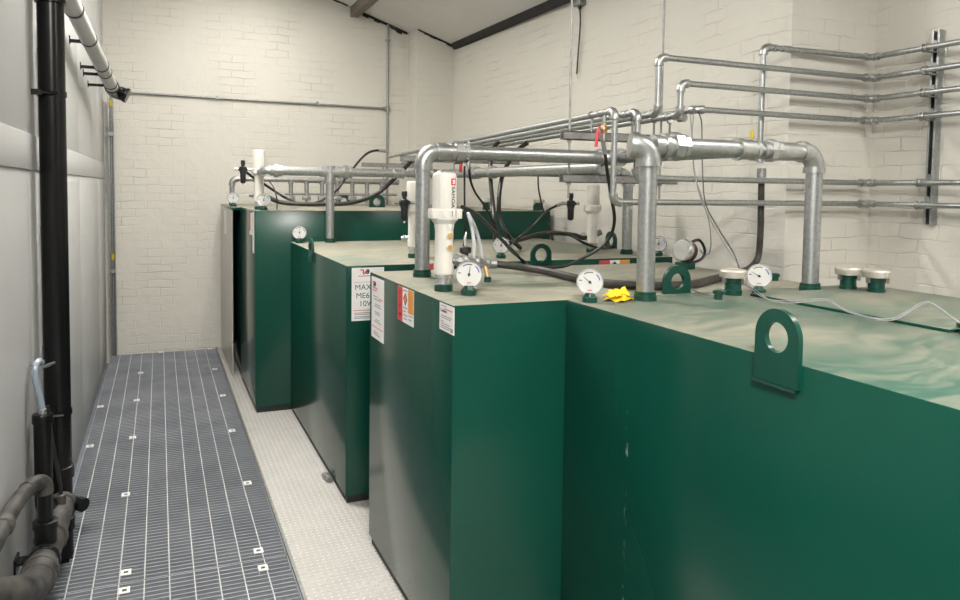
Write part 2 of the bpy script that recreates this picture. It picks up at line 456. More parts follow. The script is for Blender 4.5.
for i, (y0, y1) in enumerate(zip(joints, joints[1:])):
    if y1 < 2.4: continue
    t = thing('floor_grating', gl[i], 'floor grating', (.04, (y0+y1)/2, -.03), group='walkway gratings')
    mb = MB(); y = y0+.006
    while y < y1-.006:
        mb.box(-.455, .528, y-.003, y+.003, -.025, 0.0); y += .0345
    mb.box(-.458, -.452, y0+.003, y1-.003, -.03, 0); mb.box(.524, .529, y0+.003, y1-.003, -.03, 0)
    part(mb, 'bearing_bars', M['bar'], t)
    mb = MB()
    for k in range(9): mb.box(-.3763+k*.0998, -.3717+k*.0998, y0+.004, y1-.004, -.008, .0015)
    part(mb, 'cross_rods', M['rod'], t)
    for cx, cy in clips:
        if y0 < cy < y1:
            mb = MB(); sq = [(-.021, -.026), (.021, -.026), (.021, .026), (-.021, .026)]
            hl = [(-.009, -.009), (.009, -.009), (.009, .011), (-.009, .011)]
            mb.prism(sq, hl, .003, Matrix.Translation((cx, cy, .002))); mb.box(cx-.021, cx-.018, cy-.026, cy+.026, -.02, .004)
            c = part(mb, 'clip', M['clip'], t, 'pale zinc fixing clip')
            sub(MB().cyl((cx, cy+.001, -.004), (cx, cy+.001, .003), .0055, n=8), 'bolt', M['ink'], c)

# ------------------------------------------------------------------ tanks
def lug_plate(w, h, hole_r, th, mtx):
    """rounded lifting eye; local x across, y up from the base, hole near the top"""
    r = w/2; N = 48; cy = h-r; out = []; hol = []
    for k in range(N):
        t = 2*PI*k/N
        hol.append((hole_r*math.cos(t), cy+hole_r*math.sin(t)))
        x, y = math.cos(t), math.sin(t)
        if y >= 0: out.append((r*x, cy+r*y))
        else:
            q = min(r/abs(x) if abs(x) > 1e-6 else 1e9, cy/abs(y)); out.append((q*x, cy+q*y))
    # pull the two nearest points to the square corners
    for sx in (-1, 1):
        i = min(range(N), key=lambda j: (out[j][0]-sx*r)**2+(out[j][1])**2); out[i] = (sx*r, 0)
    return MB().prism(out, hol, th, mtx)
def tank(name, label, x0, x1, y0, y1, h, m, base=.04, group=None):
    t = thing(name, label, 'tank', ((x0+x1)/2, (y0+y1)/2, 0), group=group)
    mb = MB().box(x0, x1, y0, y1, base, h, ch=.006)
    part(mb, 'shell', m, t)
    part(MB().box(x0+.012, x1-.012, y0+.012, y1-.012, 0, base+.002), 'base_frame', M['green_dark'], t)
    return t
T4 = tank('storage_tank', 'Large dark green tank in front at right with one big lifting eye on its side', 1.345, 2.72, .36, 2.342, 1.31, M['tank_near'], group=None)
T3 = tank('storage_tank', 'Dark green tank jutting into the aisle with three stickers near its top edge', .91, 2.62, 2.345, 3.43, 1.308, M['tank_mid'])
T2 = tank('storage_tank', 'Dark green tank with the lettered white oil sheet on its end face', .905, 3.02, 3.90, 5.726, 1.29, M['tank_mid'])
T1 = tank('storage_tank', 'Taller dark green tank behind the lettered one, reaching into the aisle', .65, 3.13, 5.745, 6.84, 1.525, M['tank_far'], base=.045)
T0 = tank('storage_tank', 'Tall tank with a pale reflecting side standing against the far brick wall', .660, 3.05, 6.90, 8.22, 1.52, M['tank_far'], base=.03)

# lifting eyes
part(lug_plate(.135, .178, .036, .014, face_x(1.345, 1.327, 1.252)), 'lifting_eye', M['green'], T4)
part(MB().tube([(1.338, 1.40, 1.246), (1.338, 1.267, 1.246)], .006, 8), 'weld_bead', M['green'], T4)
part(lug_plate(.124, .112, .031, .016, face_y(1.845, 2.364, 1.306)), 'lifting_eye', M['green'], T3)
part(lug_plate(.135, .125, .040, .016, face_y(2.062, 3.90, 1.265)), 'lifting_eye', M['green'], T2)
part(lug_plate(.130, .150, .036, .014, face_x(.905, 4.85, 1.222)), 'lifting_eye', M['green'], T2)
part(lug_plate(.135, .125, .036, .016, Matrix.Translation((.030, 0, 0)) @ face_x(3.0, 4.62, 1.286)), 'lifting_eye', M['green'], T2)
part(lug_plate(.150, .125, .036, .016, face_y(1.87, 6.82, 1.522)), 'lifting_eye', M['green'], T1)
part(lug_plate(.150, .115, .036, .016, face_y(1.866, 8.18, 1.518)), 'lifting_eye', M['green'], T0)
# raised cover plate on the near tank
part(MB().box(2.068, 2.757, 1.415, 2.20, 1.309, 1.320, ch=.003), 'cover_plate', M['tank_near'], T4)
for x, y, r in ((1.885, 2.165, .017), (2.10, 1.375, .03)):
    part(MB().lathe([(r*.9, 0), (r*.9, .02), (r*1.2, .02), (r*1.2, .032), (r*.7, .036)], (x, y, 1.309), n=16), 'plug', M['green'], T4)
part(MB().lathe([(.012, 0), (.012, .05), (.006, .052), (.006, .06)], (3.0, 5.80, 1.524), n=12), 'plug', M['green'], T1)

part(MB().lathe([(.015, 0), (.015, .02), (.02, .02), (.02, .032), (.012, .036)], (2.55, 2.56, 1.307), n=16), 'plug', M['green'], T3)

# stickers
def sheet_x(parent, x, y0, y1, z0, z1, label):      # on a face looking to -X ; y0 > y1 reads left to right
    return part(MB().box(x-.0012, x+.0005, min(y0, y1), max(y0, y1), z0, z1), 'sticker', M['paper'], parent, label)
def sheet_y(parent, y, x0, x1, z0, z1, label):
    return part(MB().box(x0, x1, y-.0012, y+.0005, z0, z1), 'sticker', M['paper'], parent, label)
def lines_x(st, x, y0, y1, zs, m, h=.004, name='print'):
    mb = MB()
    for z, a, b in zs: mb.box(x-.0018, x-.001, y0+(y1-y0)*a, y0+(y1-y0)*b, z-h/2, z+h/2)
    return sub(mb, name, m, st)
def logo(st, mtx, s):
    """ribbon-like mark: a red stroke curling into a dark one"""
    a = [(-.9, .35), (-.3, .35), (-.25, -.3), (.0, -.4), (.25, 0), (.45, .35)]
    b = [(.45, .35), (.8, .3), (.9, 0), (.7, -.35), (.35, -.2), (.5, .05), (.75, .05)]
    for pts, m, nm in ((a, M['red_print'], 'logo_stroke'), (b, M['ink'], 'logo_stroke')):
        p = smooth_path([mtx @ V((x*s, y*s, .0009)) for x, y in pts], 6)
        sub(MB().tube(p, s*.13, 6), nm, m, st)
X3 = .91
st = sheet_x(T3, X3, 3.394, 3.190, 1.010, 1.292, 'tall white data sticker')
logo(st, face_x(X3-.0012, 3.345, 1.262), .024)
lines_x(st, X3, 3.394, 3.19, [(1.243, .1, .5), (1.232, .1, .45), (1.20, .6, .9)], M['red_print'])
lines_x(st, X3, 3.394, 3.19, [(1.205, .15, .55), (1.192, .2, .8), (1.17, .3, .75), (1.16, .25, .8), (1.135, .3, .7), (1.126, .3, .7), (1.10, .35, .65), (1.09, .25, .8), (1.04, .2, .6), (1.03, .2, .7)], M['ink_grey'])
lines_x(st, X3, 3.394, 3.19, [(1.063, .05, .95)], M['red_print'], .003)
st = sheet_x(T3, X3, 2.979, 2.766, 1.158, 1.300, 'red, white and orange hazard sticker')
sub(MB().box(X3-.0018, X3-.001, 2.910, 2.979, 1.158, 1.300), 'red_band', M['red_print'], st)
sub(MB().box(X3-.0018, X3-.001, 2.766, 2.836, 1.205, 1.300), 'orange_band', M['orange_print'], st)
mb = MB().prism([(0, .026), (.027, 0), (0, -.026), (-.027, 0)], [(0, .019), (.02, 0), (0, -.019), (-.02, 0)], .0008, face_x(X3-.0012, 2.873, 1.255))
sub(mb, 'diamond_mark', M['ink'], st)
sub(MB().prism([(0, .019), (.02, 0), (0, -.019), (-.02, 0)], None, .0007, face_x(X3-.0012, 2.873, 1.255)), 'diamond_fill', M['orange_print'], st)
lines_x(st, X3, 2.905, 2.84, [(1.29, .1, .9), (1.22, .1, .9), (1.205, .1, .6), (1.19, .2, .9), (1.175, .2, .8)], M['ink_grey'])
lines_x(st, X3, 2.836, 2.766, [(1.195, .1, .9), (1.18, .1, .7)], M['ink_grey'])
lines_x(st, X3, 2.979, 2.91, [(1.28, .3, .7), (1.25, .35, .65), (1.22, .3, .7), (1.185, .25, .75)], M['paper'], .006)
st = sheet_x(T3, X3, 2.472, 2.331, 1.207, 1.302, 'small white notice sticker')
text_mesh('notice_text', 'Contents', .017, face_x(X3-.0014, 2.463, 1.272), M['ink'], st)
lines_x(st, X3, 2.472, 2.331, [(1.294, .1, .5), (1.26, .1, .85), (1.253, .1, .8), (1.24, .1, .3), (1.232, .1, .7), (1.224, .1, .8), (1.217, .1, .7)], M['ink_grey'], .003)
sub(MB().box(X3-.0018, X3-.001, 2.340, 2.362, 1.212, 1.226), 'stamp', M['ink_grey'], st)
lines_x(st, X3, 2.472, 2.331, [(1.285, .3, .9)], M['red_print'], .003)
# lettered oil sheet on the end of the middle tank
Y2 = 3.90
st = sheet_y(T2, Y2, .935, 1.112, .992, 1.277, 'white sheet with large oil grade lettering')
logo(st, face_y(1.005, Y2-.0012, 1.255), .026)
mb = MB()
for z, a, b in ((1.232, .97, 1.04),): mb.box(a, b, Y2-.0018, Y2-.001, z-.002, z+.002)
for z in (1.048,): mb.box(.945, 1.10, Y2-.0018, Y2-.001, z-.0016, z+.0016)
sub(mb, 'red_rule', M['red_print'], st)
mb = MB()
mb.box(.945, 1.10, Y2-.0018, Y2-.001, 1.198, 1.2)
for z in (1.034, 1.026, 1.014, 1.006): mb.box(.95, 1.06, Y2-.0018, Y2-.001, z-.0018, z+.0018)
sub(mb, 'small_print', M['ink_grey'], st)
for txt, x, z in (('MAXE', .952, 1.158), ('ME6', .958, 1.113), ('10W', .975, 1.070)):
    text_mesh('oil_lettering', txt, .042, face_y(x, Y2-.0014, z), M['ink'], st)
st = sheet_y(T2, Y2, 2.470, 2.690, 1.150, 1.278, 'red, white and orange hazard sticker by the gap')
sub(MB().box(2.470, 2.545, Y2-.0018, Y2-.001, 1.15, 1.278), 'red_band', M['red_print'], st)
sub(MB().box(2.617, 2.690, Y2-.0018, Y2-.001, 1.19, 1.278), 'orange_band', M['orange_print'], st)
sub(MB().prism([(0, .026), (.027, 0), (0, -.026), (-.027, 0)], None, .0008, face_y(2.580, Y2-.0012, 1.245)), 'diamond_mark', M['ink'], st)
st = sheet_y(T2, Y2, 1.345, 1.43, 1.17, 1.285, 'red sticker behind the pump')
sub(MB().box(1.345, 1.43, Y2-.0018, Y2-.001, 1.21, 1.285), 'red_band', M['red_print'], st)
# stickers seen edge-on on the tall tanks
st = sheet_x(T1, .65, 6.10, 5.93, 1.33, 1.50, 'red and white sticker'); sub(MB().box(.648, .649, 6.03, 6.10, 1.36, 1.50), 'red_band', M['red_print'], st)
sheet_x(T1, .65, 5.90, 5.80, 1.20, 1.51, 'tall white sticker')
sheet_x(T0, .5845, 7.75, 7.50, 1.24, 1.47, 'white sticker')
part(MB().box(.584, .661, 6.905, 8.22, 1.492, 1.519, ch=.003), 'top_lip', M['tank_far'], T0)
part(MB().box(.586, .660, 8.17, 8.21, .05, 1.495), 'rear_stile', M['green_dark'], T0)
part(MB().box(.585, .592, 6.91, 8.20, .03, 1.494), 'side_sheet', M['tank_grey'], T0, 'pale grey reflecting side sheet')  # painted reflection; sheet added clear of the shell so the slot stays dark

# ------------------------------------------------------------------ pressure gauges
def make_gauge(loc, rz, label):
    t = thing('level_gauge', label, 'gauge', loc, rz, 'round white level gauges on the tanks', world=False)
    part(MB().lathe([(.029, 0), (.029, .020), (.024, .022), (.017, .036)], n=18), 'socket_collar', M['green'], t)
    c = V((0, 0, .077))
    part(MB().lathe([(.030, .03), (.049, .028), (.0505, .002), (.0515, 0), (.0515, -.006), (.047, -.006), (.047, -.002)], c+V((0, 0, 0)), (0, 1, 0), n=40), 'case', M['chrome'], t)
    d = part(MB().cyl(c+V((0, 0, 0)), c+V((0, -.0035, 0)), .0468, n=40), 'dial_face', M['dial'], t)
    def arc(a0, a1, r0, r1, m, nm):
        mb = MB(); n = 10
        o = [(r1*math.cos(a0+(a1-a0)*k/n), r1*math.sin(a0+(a1-a0)*k/n)) for k in range(n+1)]
        i = [(r0*math.cos(a0+(a1-a0)*k/n), r0*math.sin(a0+(a1-a0)*k/n)) for k in range(n+1)][::-1]
        g = mb.prism(o+i, None, .0006, face_y(0, -.0034, .077)).build(nm, m); g.parent = d
    arc(math.radians(72), math.radians(128), .036, .0395, M['ink'], 'scale_arc')
    arc(math.radians(12), math.radians(52), .036, .0405, M['blue'], 'scale_arc')
    arc(math.radians(168), math.radians(174), .031, .041, M['ink'], 'scale_mark')
    arc(math.radians(255), math.radians(285), .030, .0335, M['red_print'], 'scale_arc')
    n = part(MB().lathe([(.0055, 0), (.0055, .003)], c+V((0, -.0035, 0)), (0, -1, 0), n=14), 'needle', M['ink'], t)
    return t, d
def needle(t, ang):
    q = Matrix.Rotation(-ang, 4, 'Y')
    mb = MB()
    p0, p1 = V((0, -.0048, .077)), V((.033*math.cos(ang), -.0048, .077+.033*math.sin(ang)))
    mb.tube([p0-(p1-p0)*.25, p0, p1], [.0018, .0018, .0007], 6)
    o = mb.build('pointer', M['ink']); o.parent = t
G = [((1.058, 2.565, 1.308), -.33, 82, 'Round white gauge in front of the white pump on the stickered tank'),
     ((1.392, 2.255, 1.310), -.66, 142, 'Round white gauge beside the crumpled yellow cloth'),
     ((2.135, 2.225, 1.310), -.80, 150, 'Round white gauge between the squat vent cap and the tall end pipe'),
     ((2.955, 3.965, 1.290), -.60, 90, 'Round gauge partly behind the thick upright pipe, near the grey wall pipes'),
     ((1.890, 4.08, 1.290), -.42, 80, 'Round white gauge in the tangle of black hoses'),
     ((.950, 5.60, 1.290), -.17, 80, 'Round white gauge standing before the dark end of the tall tank'),
     ((.610, 7.05, 1.520), -.08, 80, 'Small white gauge by the farthest bent pipe'),
     ((.720, 5.80, 1.525), -.12, 80, 'Round white gauge at the foot of the farthest white pump')]
g0, gd = make_gauge(G[0][0], G[0][1], G[0][3])
roots = [g0] + [dup(g0, a, b, l) for a, b, c, l in G[1:]]
for r in roots[1:3]: r.scale = (.92, .92, .92)
for r, g in zip(roots, G): needle(r, math.radians(g[2]))

# ------------------------------------------------------------------ white air pumps
def make_pump(loc, rz, label):
    t = thing('air_pump', label, 'pump', loc, rz, 'white air pumps on the tanks', world=False)
    part(MB().lathe([(.036, 0), (.036, .026), (.033, .028)], n=20), 'socket_collar', M['green'], t)
    part(MB().lathe([(.030, .026), (.030, .05), (.036, .052), (.036, .066)], n=20), 'adapter', M['chrome'], t)
    mb = MB().lathe([(.036, .064), (.039, .068), (.039, .10), (.0355, .12), (.0355, .235), (.040, .262)], n=28)
    lo = part(mb, 'pump_barrel', M['white'], t)
    mb = MB().lathe([(.038, .258), (.053, .278), (.053, .312), (.047, .318)], n=28)
    for sx in (-1, 1): mb.box(sx*.046-.016, sx*.046+.016, -.034, .02, .280, .318, ch=.004)
    mb.box(-.026, .026, -.052, -.03, .284, .316, ch=.004)
    part(mb, 'flange', M['white'], t)
    mb = MB().lathe([(.0455, .314), (.0465, .32), (.0465, .440), (.0445, .450), (.038, .456)], n=32)
    for a in (-.75, .75, 2.2, -2.2): mb.box(.0445*math.sin(a)-.003, .0445*math.sin(a)+.003, -.0445*math.cos(a)-.003, -.0445*math.cos(a)+.003, .32, .438)
    mo = part(mb, 'air_motor', M['white'], t)
    for z in (.215, .170):
        p = part(MB().lathe([(.0135, 0), (.0135, .006), (.0115, .007)], (.008, -.032, z), (.2, -1, 0), n=20), 'port_ring', M['white'], t)
        o = MB().lathe([(.0105, 0), (.0105, .0045)], (.0092, -.0375, z), (.2, -1, 0), n=18).build('port', M['gold']); o.parent = p
    # badge: red square with a pale mark, name running down under it, square mark at the foot
    q = Matrix.Rotation(.42, 4, 'Z')
    b = MB().box(-.011, .011, -.0482, -.0455, .408, .434, q).build('badge', M['red_print']); b.parent = t
    o = MB().box(-.006, .006, -.0490, -.048, .423, .428, q).box(-.0018, .006, -.0490, -.048, .414, .424, q).box(-.006, .001, -.049, -.048, .413, .417, q).build('badge_mark', M['paper']); o.parent = b
    mt = q @ Matrix(((0, 1, 0, .0), (0, 0, -1, -.0472), (-1, 0, 0, .403), (0, 0, 0, 1)))
    text_mesh('brand_lettering', 'SAMOA', .024, mt @ Matrix.Translation((0, -.0085, 0)), M['ink'], t, .0006)
    b = MB().box(-.011, .011, -.0535, -.0515, .290, .313, q).build('rating_mark', M['ink_grey']); b.parent = t
    o = MB().box(-.006, .006, -.0545, -.053, .304, .309, q).box(-.007, .007, -.0545, -.053, .294, .299, q).build('rating_mark_print', M['paper']); o.parent = b
    # outlet at the foot
    mb = MB().cyl((.02, -.012, .118), (.075, -.02, .112), .016, n=14).cyl((.05, -.016, .115), (.062, -.018, .1135), .021, n=8)
    part(mb, 'outlet', M['fitting'], t)
    return t
PG = [((1.008, 2.70, 1.308), .02, 'White pump with red badge standing on the stickered tank'),
      ((1.392, 4.24, 1.290), 2.8, 'White pump half hidden behind the nearest bent pipe'),
      ((2.660, 4.30, 1.290), 2.6, 'White pump in shade under the grey hanging channel'),
      ((.705, 5.95, 1.525), 2.9, 'White pump on the tall tank nearest the far wall')]
p0 = make_pump(*PG[0])
for l, r, lab in PG[1:]: dup(p0, l, r, lab)

# ------------------------------------------------------------------ vent caps
def make_cap(loc, label, s=1.0):
    t = thing('vent_cap', label, 'vent cap', loc, .4, 'vent caps on the tanks', world=False)
    mb = MB().lathe([(.034, 0), (.034, .022), (.031, .024), (.031, .05), (.037, .052), (.037, .07)], n=20)
    part(mb, 'socket_collar', M['green'], t)
    mb = MB().lathe([(.034, .066), (.051, .069), (.052, .074), (.052, .092), (.047, .098), (.02, .103)], n=32)
    part(mb, 'lid', M['lid'], t)
    for a in (0, 2.1, 4.2):
        mb = MB().box(-.008, .008, -.046, -.036, .048, .07, Matrix.Rotation(a, 4, 'Z'))
        part(mb, 'lid_bolt', M['galv'], t)
    return t
CG = [((2.025, 2.245, 1.309), 'Squat silver vent cap beside the green lifting eye'),
      ((2.565, 2.185, 1.309), 'Silver vent cap nearer the tall end pipe of the pair by the brick step'),
      ((2.590, 2.075, 1.309), 'Silver vent cap of the pair that stands farther from the tall end pipe'),
      ((2.64, 6.02, 1.525), 'Small vent cap on the tall tank seen past the black hoses'),
      ((3.075, 5.86, 1.525), 'Small vent cap at the wall-side corner of the tall tank')]
c0 = make_cap(*CG[0])
for l, lab in CG[1:]: dup(c0, l, .4, lab)

# ------------------------------------------------------------------ thick galvanised manifolds
RV = .0325
ga, fi = M['galv'], M['fitting']
t = thing('pipe_manifold', 'Thick galvanised pipework on the two nearest tanks with three uprights and bends', 'pipework', (1.08, 3.17, 1.308))
ZN = 1.867
collar(t, 1.08, 3.17, 1.307, RV); collar(t, 1.612, 2.235, 1.309, RV); collar(t, 2.412, 2.235, 1.309, RV)
pipe_run(t, [(1.08, 3.17, 1.33), (1.08, 3.17, ZN), (2.07, 3.17, ZN)], RV, ga, fi)
union(t, (1.245, 3.17, ZN), (1, 0, 0), RV, fi)
coupling(t, (1.19, 3.17, ZN), (1, 0, 0), RV, fi, k=.5)
straight(t, (2.07, 3.17, ZN), (2.07, 2.235, ZN), RV*.9, ga)
part(MB().tube(elbow_pts((1.5, 3.17, ZN), (2.07, 3.17, ZN), (2.07, 2.2, ZN), .065), RV*1.2, 18).cyl((1.99, 3.17, ZN), (2.012, 3.17, ZN), RV*1.34).cyl((2.07, 3.11, ZN), (2.07, 3.09, ZN), RV*1.34), 'elbow', fi, t)
# near bend, its upright and the union
mb = MB(); e = elbow_pts((1.612, 2.235, 1.4), (1.612, 2.235, ZN), (1.612-.9, 2.235+.35, ZN), .05)
mb.tube(e, RV*1.32, 24); mb.cyl((1.612, 2.235, ZN-.075), (1.612, 2.235, ZN-.048), RV*1.45, n=24)
d = (V(e[-1])-V(e[-2])).normalized(); mb.cyl(e[-1]-d*.004, e[-1]+d*.020, RV*1.45, RV*1.40, n=24)
mb.cyl((1.625, 2.235, ZN), (1.69, 2.235, ZN), RV*1.22, n=22); mb.cyl((1.664, 2.235, ZN), (1.684, 2.235, ZN), RV*1.42, n=24)
part(mb, 'elbow', fi, t)
straight(t, (1.612, 2.235, 1.33), (1.612, 2.235, ZN-.05), RV, ga)
union(t, (1.724, 2.235, ZN), (1, 0, 0), RV, fi)
straight(t, (1.752, 2.235, ZN), (2.04, 2.235, ZN), RV, ga)
coupling(t, (2.055, 2.235, ZN), (1, 0, 0), RV, fi, k=.8)
straight(t, (2.05, 2.235, ZN), (2.20, 2.235, ZN), RV*.72, ga)
union(t, (2.175, 2.235, ZN), (1, 0, 0), RV*.86, fi)
part(MB().tube(smooth_path([(2.20, 2.235, ZN), (2.25, 2.233, ZN-.002), (2.30, 2.236, ZN-.001), (2.33, 2.234, ZN-.002), (2.37, 2.235, ZN)]), [RV*1.12]*17 + [RV]*(4*8+1-17), 20), 'bend', fi, t)
elbow(t, (2.3, 2.235, ZN), (2.412, 2.235, ZN), (2.412, 2.235, 1.3), RV, fi)
straight(t, (2.412, 2.235, ZN-.05), (2.412, 2.235, 1.33), RV, ga)

t = thing('pipe_manifold', 'Thick galvanised pipework over the lettered tank, reaching the farthest white pump', 'pipework', (1.175, 5.61, 1.29))
Z2 = 1.819
collar(t, 1.178, 5.61, 1.288, RV); collar(t, 2.83, 4.14, 1.288, RV)
straight(t, (1.178, 5.61, 1.31), (1.178, 5.61, Z2), RV, ga)
mb = MB().cyl((1.178, 5.61, Z2-.07), (1.178, 5.61, Z2+.045), RV*1.25, n=20).cyl((1.178, 5.61, Z2-.08), (1.178, 5.61, Z2-.06), RV*1.4, n=20).cyl((1.10, 5.61, Z2), (1.25, 5.61, Z2), RV*1.2, n=20).cyl((1.235, 5.61, Z2), (1.255, 5.61, Z2), RV*1.38, n=20)
part(mb, 'tee', fi, t)
straight(t, (.80, 5.61, Z2), (1.11, 5.61, Z2), RV, ga); union(t, (.785, 5.61, Z2), (1, 0, 0), RV*.9, fi)
pipe_run(t, [(.77, 5.61, Z2), (.70, 5.61, Z2), (.70, 5.89, Z2)], RV*.6, ga, fi)
union(t, (1.295, 5.61, Z2), (1, 0, 0), RV, fi)
straight(t, (1.33, 5.61, Z2), (1.70, 5.61, Z2), RV, ga); coupling(t, (1.71, 5.61, Z2), (1, 0, 0), RV*.95, fi, k=.8)
straight(t, (1.72, 5.61, Z2-.003), (2.01, 5.61, Z2-.003), RV*.75, ga); union(t, (1.86, 5.61, Z2), (1, 0, 0), RV*.8, fi)
elbow(t, (1.8, 5.61, Z2), (2.07, 5.61, Z2), (2.07, 4, Z2), RV, fi)
straight(t, (2.07, 5.55, Z2), (2.07, 3.26, Z2), RV, ga)
for y in (4.98, 4.9, 4.62): coupling(t, (2.07, y, Z2), (0, 1, 0), RV, fi, k=.35)
pipe_run(t, [(2.07, 4.14, Z2), (2.83, 4.14, Z2), (2.83, 4.14, 1.31)], RV, ga, fi)

# bent pipe and row of drops on the farthest tank
t = thing('pipe_manifold', 'Slim bent pipe with a row of short drops on the farthest tank', 'pipework', (.647, 7.6, 1.52))
r = .024; gd_ = M['galv_dull']
collar(t, .647, 7.6, 1.519, r)
pipe_run(t, [(.647, 7.6, 1.54), (.647, 7.6, 1.775), (1.245, 7.6, 1.775)], r, gd_, gd_)
straight(t, (1.245, 7.6, 1.775), (2.32, 7.6, 1.768), .028, gd_)
for k in range(7):
    x = 1.205+k*.155
    straight(t, (x, 7.6, 1.775), (x, 7.6, 1.60), .021, gd_, 'drop_pipe')
    part(MB().cyl((x, 7.6, 1.735), (x, 7.6, 1.765), .027), 'drop_fitting', gd_, t); part(MB().box(x-.04, x+.04, 7.57, 7.63, 1.575, 1.615, ch=.004), 'drop_foot', gd_, t)
    straight(t, (x, 7.6, 1.60), (x, 7.6, 1.515), .015, gd_, 'drop_stub')
straight(t, (1.15, 7.6, 1.635), (2.30, 7.6, 1.635), .012, gd_, 'tie_rail')

# ------------------------------------------------------------------ slim air lines: along the hangers, then round to the wall
RA = .0152
def zb_(y): return 2.085 - .022*(y-3.05)
YL = 3.05; XL = 3.705; YEND = .6
specs = [
    (2.00, 1.650, YL, 6.85, 'Lowest galvanised wall pipe, dropping from the outer pipe of the hanging bundle'),
    (2.130, 1.768, YL, 5.6, 'Second lowest galvanised wall pipe, dropping behind the nearest thick bend'),
    (2.245, 2.358, YL, 5.9, 'Galvanised wall pipe second from the top, climbing highest from the bundle'),
    (2.380, 2.241, YL, 6.5, 'Galvanised wall pipe third from the top, with a short climb from the bundle'),
    (2.480, 2.118, YL, 8.0, 'Galvanised wall pipe fourth from the top, leaving the bundle almost level')]
PL = []
for x, zw, y, yf, lab in specs:
    z = zb_(y)
    t = thing('air_line', lab, 'pipe', (x, y, z), group=None)
    pts = [(x, yf, zb_(yf)), (x, y, z)]
    if abs(zw-z) > .08: pts += [(x, y, zw), (XL, y, zw), (XL, YEND, zw)]
    else:
        pts[1] = (x, y, zw); pts += [(XL, y, zw), (XL, YEND, zw)]
    pts = [V(p) for p in pts]
    n = len(pts); R = RA*2.2
    for i in range(n-1):
        a, b = pts[i], pts[i+1]; d = (b-a).normalized()
        straight(t, a + (d*R*.9 if i > 0 else V()), b - (d*R*.9 if i < n-2 else V()), RA, M['galv'])
    for i in range(1, n-2): elbow(t, pts[i-1], pts[i], pts[i+1], RA, fi, R)
    # corner bend with two couplings at the inner corner of the wall
    e = elbow_pts(pts[n-3], pts[n-2], pts[n-1], R)
    mb = MB().tube(e, RA*1.15, 16)
    for q, d in ((e[0], V((1, 0, 0))), (e[-1], V((0, -1, 0)))):
        mb.cyl(q-d*.022, q+d*.012, RA*1.4, n=16); mb.cyl(q-d*.026, q-d*.019, RA*1.6, n=16)
    part(mb, 'corner_bend', fi, t)
    coupling(t, (x, 4.95 if yf > 5 else 4, zb_(4.95)), (0, 1, 0), RA, fi, k=.7)
    coupling(t, (x, 3.16, zb_(3.16)), (0, 1, 0), RA, fi, k=.8)
    PL.append((x, zw))
# sixth line: rises behind the others to the top of the wall
zt = 2.475; xv = 2.945; yv = 3.095
t = thing('air_line', 'Topmost galvanised wall pipe with the upright that ends in a black hose', 'pipe', (xv, yv, 1.87))
pts = [V(p) for p in ((xv, yv, 1.875), (xv, yv, zt), (XL, YL+.01, zt), (XL, YEND, zt))]
R = RA*2.2
straight(t, pts[0], pts[1]-V((0, 0, R*.9)), RA, M['galv']); straight(t, pts[1]+V((R*.9, 0, 0)), pts[2]-V((R, 0, 0)), RA, M['galv']); straight(t, pts[2]-V((0, R, 0)), pts[3], RA, M['galv'])
elbow(t, pts[0], pts[1], (XL, yv, zt), RA, fi, R)
e = elbow_pts((2, YL+.01, zt), pts[2], pts[3], R); mb = MB().tube(e, RA*1.15, 16)
for q, d in ((e[0], V((1, 0, 0))), (e[-1], V((0, -1, 0)))): mb.cyl(q-d*.022, q+d*.012, RA*1.4, n=16)
part(mb, 'corner_bend', fi, t)
coupling(t, (xv+.07, yv-.004, zt), (1, 0, 0), RA, fi, k=.5); coupling(t, (xv+.15, yv-.008, zt), (1, 0, 0), RA, fi, k=1.1)
coupling(t, (xv, yv, 1.885), (0, 0, 1), RA, fi, k=.8)
WALLZ = [zt] + [z for _, z in PL]

# wall strut with clips
t = thing('wall_strut', 'Upright slotted steel channel on the brick wall carrying the six slim pipes', 'strut', (3.78, 2.735, 1.56))
xs = 3.777
mb = MB().box(xs+.004, XN, 2.713, 2.717, 1.545, 2.575).box(xs+.004, XN, 2.753, 2.757, 1.545, 2.575).box(xs, xs+.004, 2.713, 2.724, 1.545, 2.575).box(xs, xs+.004, 2.746, 2.757, 1.545, 2.575).box(XN-.006, XN, 2.711, 2.759, 1.545, 2.575)
part(mb, 'channel', M['galv'], t)
part(MB().box(XN-.010, XN-.005, 2.719, 2.751, 1.55, 2.57), 'channel_slot', M['ink'], t, 'dark slotted back')
for z in WALLZ:
    mb = MB().tube([V((XL, 2.735, z)) + V((math.cos(a), 0, math.sin(a)))*(RA+.004) - V((0, .012, 0)) for a in [PI*2*k/14 for k in range(15)]], .0035, 6)
    mb.tube([V((XL, 2.735, z)) + V((math.cos(a), 0, math.sin(a)))*(RA+.004) + V((0, .012, 0)) for a in [PI*2*k/14 for k in range(15)]], .0035, 6)
    mb.box(XL+.01, xs+.006, 2.720, 2.750, z+RA, z+RA+.005).box(XL+.01, xs+.006, 2.720, 2.750, z-RA-.005, z-RA)
    mb.box(xs-.008, xs+.001, 2.723, 2.747, z+RA+.006, z+RA+.03)
    part(mb, 'pipe_clip', M['galv_dull'], t)

